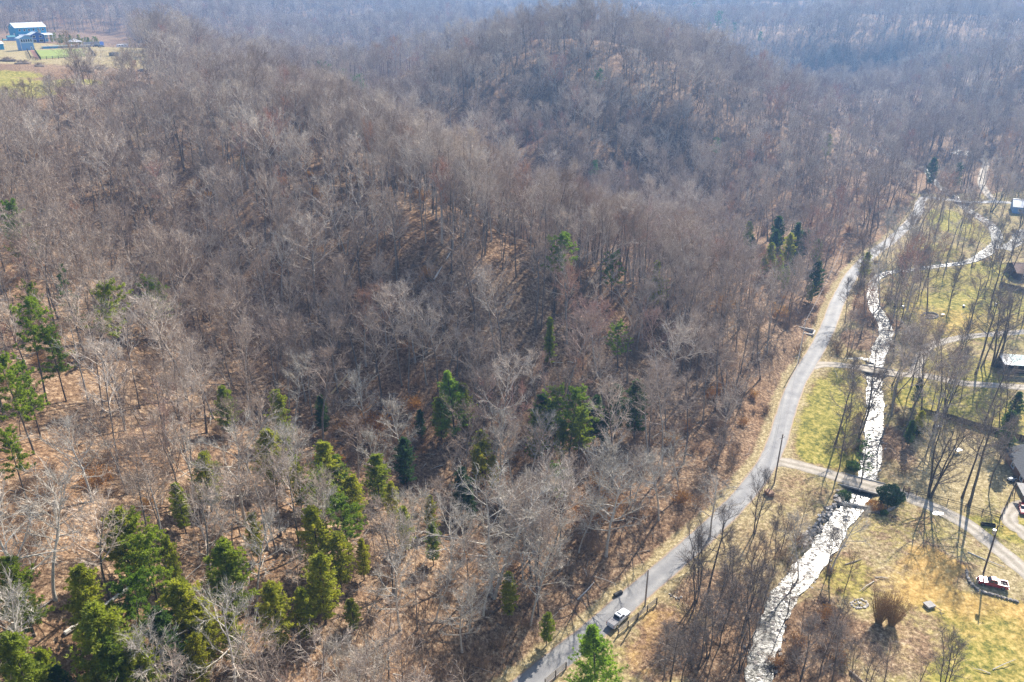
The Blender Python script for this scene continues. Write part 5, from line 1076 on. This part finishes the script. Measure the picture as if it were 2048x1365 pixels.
M['bedcover'] = plain('vinyl_bed_cover', (.13, .125, .14), .45, 0, .1); M['white_box'] = plain('white_tool_box', (.66, .62, .62), .35, 0, .05)
def road_at(u, v): q = V(u, v); return Vector((q[0], q[1], float(zv(q[1])) + .10))
p_, a_ = road_at(1237, 1243), road_at(1262, 1220)
pickup(p_, math.atan2(a_.y - p_.y, a_.x - p_.x), paint('white_paintwork', (.66, .68, .72)), 'white pickup with a dark bed cover driving up the road', cover=True, sunroof=True)
p_ = G(1984, 1171); a_ = G(1954, 1164)
pickup(p_, math.atan2(a_.y - p_.y, a_.x - p_.x), paint('red_paintwork', (.33, .018, .02), .25), 'red pickup with a loaded bed parked inside the curved stone wall', cap_stuff=True)
def car(loc, yaw, body, label, s=1.0):
    r = empty('parked_car', loc, yaw, label, 'car'); r.scale = (s, s, s)
    loft(MB(), [(2.2, .66, .42, .66), (2.05, .82, .32, .80), (1.2, .88, .3, .93), (.9, .89, .3, .96), (-1.5, .89, .3, 1.0), (-2.05, .84, .34, .96), (-2.2, .72, .42, .8)]).build('body', body, r, fix=True, bevel=.04)
    A = [(1.0, -.78, .94), (1.0, .78, .94), (-1.6, .78, .98), (-1.6, -.78, .98)]; B = [(.25, -.6, 1.42), (.25, .6, 1.42), (-1.0, .6, 1.43), (-1.0, -.6, 1.43)]
    MB().poly(A + B, [(0, 1, 5, 4), (1, 2, 6, 5), (2, 3, 7, 6), (3, 0, 4, 7), (3, 2, 1, 0)]).build('windows', M['glass'], r); MB().box((-.38, 0, 1.44), (1.32, 1.26, .05)).build('roof', body, r, bevel=.02)
    for s_ in (-1, 1): MB().box((2.1, s_ * .6, .66), (.14, .3, .12)).build('headlight', M['lamp_lens'], r); MB().box((-2.17, s_ * .62, .82), (.08, .28, .13)).build('taillight', M['red_lens'], r); MB().box((.8, s_ * .95, 1.0), (.12, .16, .12)).build('mirror', body, r)
    wheels(r, (1.35, -1.35), .9, .33, M['chrome']); return r
p_ = G(2046, 1022); car(p_, -2.0, paint('bright_red_paintwork', (.42, .02, .025)), 'red car partly cut off by the right edge, by the grey-roofed house', .85)
# ------------------------------------------------------------------ houses at the right edge
def seam_roof(parent, x0, x1, y0, z0, y1, z1, mt, step=.5, th=.06, name='roof_panel'):
    """one slope made of separate panels, eave y0,z0 to ridge y1,z1"""
    n_ = max(1, int(round(abs(x1 - x0) / step))); w_ = (x1 - x0) / n_; L = math.hypot(y1 - y0, z1 - z0); nz = Vector((0, -(z1 - z0), (y1 - y0))).normalized(); nz = nz if nz.z > 0 else -nz
    for i in range(n_):
        a, b = x0 + i * w_ + .012, x0 + (i + 1) * w_ - .012; lo = [(a, y0, z0), (b, y0, z0), (b, y1, z1), (a, y1, z1)]
        lo = [Vector(p) for p in lo]; hi = [p + nz * th for p in lo]
        MB().poly(lo + hi, [(3, 2, 1, 0), (4, 5, 6, 7), (0, 1, 5, 4), (1, 2, 6, 5), (2, 3, 7, 6), (3, 0, 4, 7)]).build(name, mt, parent, fix=True)
def window(parent, x, y, z, w_, h, ny=-1, fm='white', ax='x'):
    """a framed window on a wall facing -y (ny=-1) or along x"""
    def bx(cx, cz, dx, dz, d, t_): return MB().box((cx, y + ny * d, cz), (dx, t_, dz)) if ax == 'x' else MB().box((x + ny * d, cx, cz), (t_, dx, dz))
    c0 = x if ax == 'x' else y; f = MB()
    for cx, cz, dx, dz in ((c0, z + h / 2, w_ + .24, .12), (c0, z - h / 2, w_ + .24, .12), (c0 - w_ / 2 - .06, z, .12, h - .12), (c0 + w_ / 2 + .06, z, .12, h - .12)):
        q = bx(cx, cz, dx, dz, .05, .1); f.poly(q.v, q.f)
    fo = f.build('window', M[fm], parent); bx(c0, z, w_, h - .12, .02, .04).build('pane', M['glass'], fo)
    return fo
def gable_house(name, loc, yaw, Lx, Ly, wh, rh, wall, roof, label, cat='house', over=.5, wins=(), step=.6):
    r = empty(name, loc, yaw, label, cat); x, y = Lx / 2, Ly / 2
    w = MB(); w.poly([(-x, -y, -1.2), (x, -y, -1.2), (x, y, -1.2), (-x, y, -1.2), (-x, -y, wh), (x, -y, wh), (x, y, wh), (-x, y, wh), (-x, 0, wh + rh), (x, 0, wh + rh)], [(0, 1, 5, 4), (1, 2, 6, 9, 5), (2, 3, 7, 6), (3, 0, 4, 8, 7)]); w.build('wall', wall, r)
    k = rh / y; ro = empty('roof', (0, 0, 0)); ro.parent = r
    seam_roof(ro, -x - over, x + over, -y - over, wh - over * k + .04, -.01, wh + rh + .03, roof, step); seam_roof(ro, -x - over, x + over, y + over, wh - over * k + .04, .01, wh + rh + .03, roof, step)
    MB().box((0, 0, wh + rh + .10), (Lx + 2 * over, .3, .06)).build('ridge_cap', roof, ro)
    for a in wins: window(r, *a)
    return r
q = V(2062, 553); h_ = gable_house('house', (q[0], q[1], q[2]), -.15, 13, 9, 2.6, 1.9, M['dark_wood'], M['shingle'], 'dark-walled house with a brown shingle roof at the right edge', wins=((-4, -4.5, 1.4, 1.2, 1.0), (0, -4.5, 1.4, 1.2, 1.0), (4, -4.5, 1.4, 1.2, 1.0)))
q = V(2068, 975); h_ = gable_house('house', (q[0] + 2.2, q[1] + 3, q[2]), 1.35, 13, 8, 2.7, 1.6, M['brown_wood'], M['grey_shingle'], 'house with a dark grey shingle roof at the right edge beside the mower', wins=((-3, 4, 1.4, 1.2, 1.0, 1), (2, 4, 1.4, 1.2, 1.0, 1)))
q = V(2045, 1000); r_ = empty('lean_to_porch', (q[0] + 1.4, q[1] - .3, q[2]), -.2, 'pale flat porch roof on posts below the grey-roofed house', 'porch')
rf_ = empty('roof', (0, 0, 0)); rf_.parent = r_; seam_roof(rf_, -2.6, 3.4, -2.2, 2.3, 1.8, 2.7, M['concrete'], .7)
for x in (-2.4, 3.2):
    for y in (-2.0, 1.5): MB().box((x, y, 1.1), (.12, .12, 2.25)).build('post', M['brown_wood'], r_)
MB().box((.4, -1.9, .55), (5.4, .08, 1.1)).build('screen_wall', M['dark_wood'], r_)
q = V(2030, 745); r_ = empty('open_shed', (q[0] + .2, q[1], q[2]), -.16, 'open shed with a half white, half teal metal roof at the right edge', 'shed')
M['teal_roof'] = plain('teal_metal_roofing', (.10, .26, .29), .45, 0, .12, 1.2)
rf_ = empty('roof', (0, 0, 0)); rf_.parent = r_; seam_roof(rf_, -4.2, -1.9, -2.2, 2.9, 2.4, 3.9, M['white_metal'], .75); seam_roof(rf_, -1.88, 5.5, -2.2, 2.9, 2.4, 3.9, M['teal_roof'], .75)
for x in (-3.9, -.9, 2.1, 5.2):
    MB().box((x, -1.9, 1.3), (.18, .18, 3.1)).build('post', M['brown_wood'] if x == -.9 else M['post'], r_); MB().box((x, 2.1, 1.6), (.18, .18, 4.0)).build('post', M['post'], r_)
MB().box((.6, 2.25, 1.6), (9.4, .06, 3.6)).build('back_wall', M['dark_wood'], r_); MB().box((1.0, -.2, .5), (3.2, 1.2, 1.0)).build('workbench', M['dark_wood'], r_)
q = V(2052, 425); gable_house('house', (q[0], q[1], q[2]), -.4, 11, 8, 3, 2.2, M['slate'], M['metal'], 'blue-grey house at the right edge beyond the far creek bend', wins=((-3, -4, 1.5, 1.2, 1), (1, -4, 1.5, 1.2, 1)))
# magnolia and shrubs by the bridge
def leafy_shrub(seed, R_, Hh, n_, mt, leaf=.16):
    rng = random.Random(seed); st, cr = MB(), MB()
    for k_ in range(7):
        a = k_ * .9; st.tube([(0, 0, -.1), (math.cos(a) * R_ * .25, math.sin(a) * R_ * .25, Hh * .35), (math.cos(a) * R_ * .55, math.sin(a) * R_ * .55, Hh * .7)], [.08, .05, .02], 4, cap=False)
    for k_ in range(n_):
        u = Vector((rng.gauss(0, 1), rng.gauss(0, 1), rng.gauss(0, 1))).normalized(); lump = 1 + .25 * math.sin(u.x * 5 + seed) * math.cos(u.y * 4 + u.z * 3); rr_ = (.45 + .55 * rng.random() ** .4) * lump; c_ = Vector((u.x * R_ * rr_, u.y * R_ * rr_, Hh * .55 + u.z * Hh * .45 * rr_))
        a = Vector((rng.gauss(0, 1), rng.gauss(0, 1), rng.gauss(0, 1))).normalized(); b_ = a.orthogonal().normalized(); cr.poly([c_ - a * leaf, c_ + b_ * leaf * .45, c_ + a * leaf, c_ - b_ * leaf * .45], [(0, 1, 2, 3)])
    return st.mesh('stems', M['dark_bark']), cr.mesh('leaves', M[mt])
MAG = leafy_shrub(3, 2.3, 4.6, 3600, 'magnolia', .2); plant('magnolia_bush', MAG, G(1775, 1012), (1, 1), 0, 'glossy dark green magnolia on the right side of the near bridge', 'shrub', parts=('stems', 'leaves'))
SHB = leafy_shrub(5, 1.6, 1.9, 1500, 'brown_leaf', .12); plant('brown_shrub', SHB, G(1748, 1020), (1.1, 1), 1, 'rusty brown shrub in the stone bed below the near bridge', 'shrub', parts=('stems', 'leaves'))
SH2 = leafy_shrub(6, 1.1, 1.5, 1100, 'cedar_dark', .12)
for k_, (u, v, s, lab) in enumerate(((1801, 1004, .9, 'small dark green bush at the right tip of the stone bed'), (1688, 1000, 1.3, 'green bush at the left end of the near bridge'), (1767, 1030, .7, 'low green bush under the magnolia'), (1718, 900, 1.5, 'dark green bush on the left creek bank'), (1828, 868, 2.0, 'dark evergreen bush on the right creek bank'), (1705, 942, 1.4, 'green bush above the left bridge end'), (1832, 690, 1.6, 'green bush beside the creek below the gravel loop'), (2002, 1150, .0, ''))):
    if s: plant('green_shrub', SH2, G(u, v), (s, s), k_, lab, 'shrub', parts=('stems', 'leaves'))
BR = [(BM[3], 1.5)]
for k_, (u, v, s, lab) in enumerate(((737, 885, 2.4, 'orange-brown leafy beech sapling in the hollow'), (1190, 1045, 2.2, 'rusty oak brush behind the pale trees'), (1448, 628, 1.8, 'yellowish leafy sapling on the spur near the road'), (395, 545, 1.8, 'yellow-brown leafy sapling left of the spur'), (1555, 640, 1.6, 'straw-coloured sapling at the spur end'), (860, 340, 1.8, 'rusty sapling on the ridge'), (660, 945, 1.6, 'brown leafy sapling below the yellow-tipped cedar'), (330, 690, 1.8, 'orange leafy sapling on the left slope'), (1655, 1240, .8, 'orange brush left of the fire ring'), (1680, 1320, .9, 'orange brush at the bottom, right creek bank'), (1550, 1330, .7, 'brown brush at the creek edge, bottom'))):
    r_ = empty('leafy_sapling', G(u, v), k_, lab, 'sapling'); r_.scale = (s, s, s); put('branches', BM[3], r_)
r_ = empty('brush_pile', G(1718, 1210), 0, 'burnt branches heaped inside the fire ring', 'brush pile'); rng = random.Random(8)
for k_ in range(12): a = rng.random() * 6.28; MB().tube([(math.cos(a) * .8, math.sin(a) * .8, .08), (-math.cos(a) * .3, -math.sin(a) * .3, .5)], .05, 4).build('branch', M['pale_log'] if k_ % 3 else M['black'], r_)
r_ = empty('brush_pile', G(1615, 1075), 0, 'grey driftwood heap on the left creek bank', 'brush pile')
for k_ in range(26): a = rng.random() * 6.28; c_ = Vector((rng.gauss(0, 1.3), rng.gauss(0, 1.3), .3)); d_ = Vector((math.cos(a), math.sin(a), rng.uniform(0, .5))) * rng.uniform(.7, 1.6); MB().tube([c_ - d_, c_ + d_], [.07, .03], 4).build('branch', M['log'] if k_ % 2 else M['pale_log'], r_)

# ------------------------------------------------------------------ the hilltop homestead
HZ = 57.0
hb = G(66, 82); AX = Vector((math.cos(R(40)), math.sin(R(40)), 0)); YAW = math.atan2(.596, .796)      # long side runs away to the right
YAW = R(36)
def hp(u, v): q = at_z(u, v, HZ); return Vector((q[0], q[1], float(H(q[0], q[1]))))
def span(u0, v0, u1, v1): a, b = hp(u0, v0), hp(u1, v1); return a, b, (b - a).length, math.atan2((b - a).y, (b - a).x)
a, L, yw = hp(36, 84), 17.5, R(50)
b = a + Vector((math.cos(yw), math.sin(yw), 0)) * L; nrm = Vector((math.sin(yw), -math.cos(yw), 0)); D_ = 11.0; L = 19.0; c_ = a + (b - a).normalized() * L / 2 - nrm * D_ / 2
sc_h = L / 18.0; WH = 8.2
h_ = gable_house('barn', c_, yw, L, D_, WH, 2.6, M['teal'], M['white_metal'], 'long teal barn with a white metal roof on the hilltop', 'barn', .5,
    [(-L / 2 + L * (k_ + .9) / 6.6, -D_ / 2, 6.5, L * .06, 1.3) for k_ in range(6)], step=.9)
dr = MB().box((-L / 2 - .04, -2.2, 2.9), (.08, 2.1, 3.6)).build('door', M['white'], h_); dr['label'] = 'tall white barn door'
MB().box((-L / 2 - .02, .6, 9.0), (.06, 1.2, .7)).build('gable_vent', M['white'], h_)
# porch roof along its front, in front of it the navy house
pr_ = empty('roof', (0, 0, 0)); pr_.parent = h_; pr_.name = 'porch_roof'; seam_roof(pr_, -L / 2 + 1, L / 2 + 2.5, -D_ / 2 - 3.4, 3.2, -D_ / 2 - .03, 4.1, M['white_metal'], .9)
for k_ in range(6): MB().box((-L / 2 + 1.4 + k_ * (L + .6) / 5, -D_ / 2 - 3.1, 1.4), (.2, .2, 3.6)).build('post', M['white'], h_)
def at_n(u, v, back): a_ = hp(u, v); return a_ - nrm * back
g_ = gable_house('house', at_n(78, 88, 3.2), yw - R(90), 6.5, 8, 4.6, 1.7, M['navy'], M['white_metal'], 'navy blue house with white window frames in front of the teal barn', 'house', .4,
    [(3.25, -2.1, 3.6, 1.5, 1.3, 1, 'white', 'y'), (3.25, 1.9, 3.6, 1.5, 1.3, 1, 'white', 'y'), (3.25, -2.1, 1.1, 1.7, 1.5, 1, 'white', 'y'), (3.25, 1.9, 1.1, 2.3, 1.6, 1, 'white', 'y')], step=.8)
ch_ = MB().box((.5, 3.0, 6.6), (1.2, 1.2, 1.8)).build('chimney', M['stone'], g_)
r_ = empty('veranda', at_n(101, 87, 3), yw, 'open two-storey veranda at the right end of the navy house', 'veranda')
rf_ = empty('roof', (0, 0, 0)); rf_.parent = r_; seam_roof(rf_, -2.6, 2.6, -2.8, 4.7, 2.6, 5.5, M['white_metal'], .8)
for x in (-2.3, 2.3):
    for y in (-2.5, 2.3): MB().box((x, y, 2.2), (.22, .22, 5.0)).build('post', M['white'], r_)
MB().box((0, 0, 2.5), (4.8, 5.0, .18)).build('floor', M['brown_wood'], r_); MB().box((0, -2.5, 3.2), (4.6, .06, .08)).build('railing', M['white'], r_)
t_ = gable_house('tower', at_n(57, 101, 2.6), yw - R(90), 5.4, 7.0, 6.6, 1.6, M['slate'], M['white_metal'], 'slate blue tower house with a row of five upper windows beside the lawn', 'tower house', .4,
    [(2.7, -2.5 + 1.25 * k_, 5.3, .75, 1.5, 1, 'white', 'y') for k_ in range(5)], step=.8)
MB().box((2.74, 1.9, .9), (.08, .9, 2.2)).build('door', M['white'], t_); MB().box((2.80, 1.9, .95), (.04, .4, 1.6)).build('door_glass', M['glass'], t_)
for s in (-1, 1): MB().box((2.73, s * 3.42, 2.6), (.12, .2, 7.6)).build('corner_board', M['white'], t_)
MB().box((2.73, 0, 4.15), (.1, 6.6, .25)).build('trim_band', M['white'], t_)
for (u, v, s, lab, mt) in ((26, 88, 3.4, 'small blue shed left of the tower house', 'slate'), (-4, 100, 5, 'blue building cut off by the left edge', 'teal'), (12, 78, 2.6, 'small grey shed behind the blue shed', 'slate')):
    gable_house('shed', at_n(u, v, 1), yw, s * 1.2, s, s * .65, s * .25, M[mt], M['teal_roof'] if mt == 'slate' else M['white_metal'], lab, 'shed', .25, step=.6)
# gazebo
r_ = empty('gazebo', at_n(152, 87, 2), yw, 'white-roofed gazebo beside the pool terrace', 'gazebo'); rf_ = empty('roof', (0, 0, 0)); rf_.parent = r_
for k_ in range(4):
    a0 = R(45 + 90 * k_); a1 = R(135 + 90 * k_); Rr = 5.6; p = [(Rr * math.cos(a0), Rr * .75 * math.sin(a0), 2.6), (Rr * math.cos(a1), Rr * .75 * math.sin(a1), 2.6), (0, 0, 4.7)]
    MB().poly(p + [(x, y, z + .08) for x, y, z in p], [(2, 1, 0), (3, 4, 5), (0, 1, 4, 3), (1, 2, 5, 4), (2, 0, 3, 5)]).build('roof_panel', M['white_metal'], rf_, fix=True)
for x in (-3.2, 3.2):
    for y in (-2.4, 2.4): MB().box((x, y, 1.2), (.24, .24, 2.9)).build('post', M['white'], r_)
# pool terrace and its walls
def slab(u0, v0, u1, v1, depth, z0, z1, name, mt, label, cat, back=0.0):
    a, b, L, yw_ = span(u0, v0, u1, v1); n_ = Vector((-math.sin(yw_), math.cos(yw_), 0)); c_ = (a + b) / 2 + n_ * (depth / 2 + back)
    r_ = empty(name, Vector((c_.x, c_.y, a.z)), yw_, label, cat); MB().box((0, 0, (z0 + z1) / 2), (L, depth, z1 - z0)).build('body', M[mt], r_); return r_, L
r_, L_ = slab(84, 98, 182, 94.5, 6, -.8, 1.1, 'pool_terrace', 'concrete', 'grey walled pool terrace above the fenced lawn', 'terrace')
MB().box((0, -3.45, 1.25), (L_, .12, .3)).build('coping', M['white'], r_); MB().box((-L_ * .12, 1.2, 1.13), (L_ * .3, 3.2, .06)).build('pool_rim', M['white'], r_); MB().box((-L_ * .12, 1.2, 1.18), (L_ * .27, 2.6, .06)).build('pool_surface', M['pool'], r_)
MB().box((-L_ * .33, -3.55, .3), (L_ * .28, .1, 1.2)).build('blue_panel', M['teal'], r_); MB().box((L_ * .15, -3.54, .25), (L_ * .5, .08, 1.1)).build('stone_panel', M['metal'], r_)
r_, L_ = slab(166, 84, 196, 82, .5, -.5, 2.2, 'retaining_wall', 'metal', 'grey wall right of the gazebo', 'wall')
r_, L_ = slab(184, 68, 203, 66, 2.4, 0, 2.5, 'container', 'navy', 'dark blue container behind the young pines', 'container'); MB().box((L_ / 2 + .03, 0, 1.25), (.05, 2.2, 2.3)).build('door', M['metal'], r_)
# lawn inside a rail fence
lp = [hp(*p) for p in ((68, 101), (176, 98), (183, 112), (80, 119))]; mb = MB(); mb.poly([(p.x, p.y, p.z + .10) for p in lp], [(0, 1, 2, 3)]); tag(mb.build('lawn', M['lawn']), kind='structure')
lp = [hp(*p) for p in ((60, 101), (68, 101), (79, 119), (72, 119))]; mb = MB(); mb.poly([(p.x, p.y, p.z + .11) for p in lp], [(0, 1, 2, 3)]); tag(mb.build('mulch_bed', M['mulch']), kind='structure')
def hill_fence(px, label, **kw):
    pts = [hp(*p) for p in px]; root = empty('fence', pts[0], 0, label, 'fence'); o = pts[0]
    for a, b in zip(pts[:-1], pts[1:]):
        n_ = max(1, int((b - a).length / 3)); az = math.atan2((b - a).y, (b - a).x)
        for i in range(n_ + 1): q = a.lerp(b, i / n_) - o; MB().box((q.x, q.y, q.z + .7), (.22, .22, 1.7)).build('post', M['post'], root)
        for z in (.5, .95, 1.35): MB().tube([a - o + Vector((0, 0, z)), b - o + Vector((0, 0, z))], .07, 4).build('rail', M['post'], root)
hill_fence([(70, 103), (82, 121), (185, 113), (178, 99)], 'dark rail fence round the hilltop lawn'); hill_fence([(55, 103), (62, 118), (75, 122)], 'dark fence left of the hilltop lawn')
r_, L_ = slab(192, 113, 180, 98, .4, -.3, 1.3, 'retaining_wall', 'post', 'dark wall sloping down at the right of the hilltop lawn', 'wall')
# young pines in a row behind the terrace
k_ = 0
for u in range(104, 196, 6):
    q = hp(u, 79 + (u % 5) - (u - 100) * .02); key = ('pine', 1 + k_ % 2) if k_ % 3 else ('cedar', 1); a_, c2_, h0 = EV[key]; s = 6.2 / h0 * (1 + .25 * math.sin(k_ * 2.3)); k_ += 1
    plant('young_pine', (a_, c2_), q, (s * 1.25, s), k_, 'young pine in the hedge row behind the hilltop terrace', 'evergreen', 'young pines in a hedge row on the hilltop')
for u, v, lab in ((5, 76, 'young pine left of the teal barn, nearer the edge'), (14, 75, 'young pine left of the teal barn, right one'), (120, 88, 'round green bush between veranda and gazebo, left'), (133, 87, 'round green bush between veranda and gazebo, right')):
    a_, c2_, h0 = EV[('cedar', 1)]; s = 4.0 / h0; plant('young_pine', (a_, c2_), hp(u, v), (s * 1.4, s), u, lab, 'evergreen')
# camper, cars, stacked materials
q = hp(241, 74); r_ = empty('camper_trailer', q, yw + .1, 'white camper trailer with a dark lower side at the wood edge', 'camper'); MB().box((0, 0, 1.9), (7.4, 2.4, 1.9)).build('body', M['white'], r_, bevel=.12); MB().box((0, 0, .75), (7.3, 2.36, .5)).build('skirt', M['navy'], r_)
for x in (-2.6, -.8, 1.6): MB().box((x, -1.22, 2.2), (.8, .05, .6)).build('window', M['glass'], r_)
for x in (-.6, .4):
    for s in (-1, 1): MB().tube([(x, s * 1.0, .35), (x, s * 1.2, .35)], .35, 10).build('wheel', M['black'], r_)
MB().box((4.1, 0, .6), (1.2, .12, .1)).build('hitch', M['black'], r_)
car(hp(193, 94), yw + .2, paint('black_paintwork', (.02, .02, .025)), 'dark car parked at the right end of the terrace', .95)
car(hp(203, 95), yw + .3, paint('grey_paintwork', (.10, .12, .15)), 'grey car beside the dark car at the terrace end', .95)
car(hp(283, 126), yw - .1, paint('blue_grey_paintwork', (.12, .15, .2)), 'dark blue car among the trees right of the clearing', 1.0)
car(hp(250, 77), yw - .3, paint('silver_paintwork', (.45, .47, .5)), 'silver car parked before the camper', 1.0)
q = hp(228, 112); r_ = empty('lumber_stack', q, yw, 'stack of dark lumber under a cover in the clearing', 'lumber stack')
for k_ in range(5):
    for j_ in range(4): MB().box((0, -1 + j_ * .62, .15 + k_ * .3), (4.2, .5, .24)).build('beam', M['dark_wood'] if (k_ + j_) % 2 else M['metal'], r_)
MB().box((0, 0, 1.75), (4.5, 2.6, .1)).build('cover', M['dark_wood'], r_)
MN = leafy_shrub(11, 2.6, 2.0, 900, 'brown_leaf', .22)
for k_, (u, v, s, lab) in enumerate(((15, 124, 1.3, 'brown earth mound with weeds left of the hilltop path'), (45, 128, 1.5, 'weedy brown mound in the middle of the path curve'), (80, 132, 1.2, 'low weedy mound right of the path curve'), (170, 133, 1.6, 'long heap of grey brush in the clearing'), (200, 128, 1.3, 'heap of branches right of the long brush heap'), (240, 138, 1.7, 'dark brush heap at the clearing edge'))):
    r_ = empty('brush_mound', hp(u, v), k_, lab, 'brush mound'); m_ = put('mound', rock(30 + k_, (3.4, 2.4, 1.0), 'mound', 'earth'), r_); m_.scale = (s, s, s)
    x_ = put('weeds', BM[2], r_, (0, 0, .6)); x_.scale = (2.4 * s, 2.0 * s, 1.2)
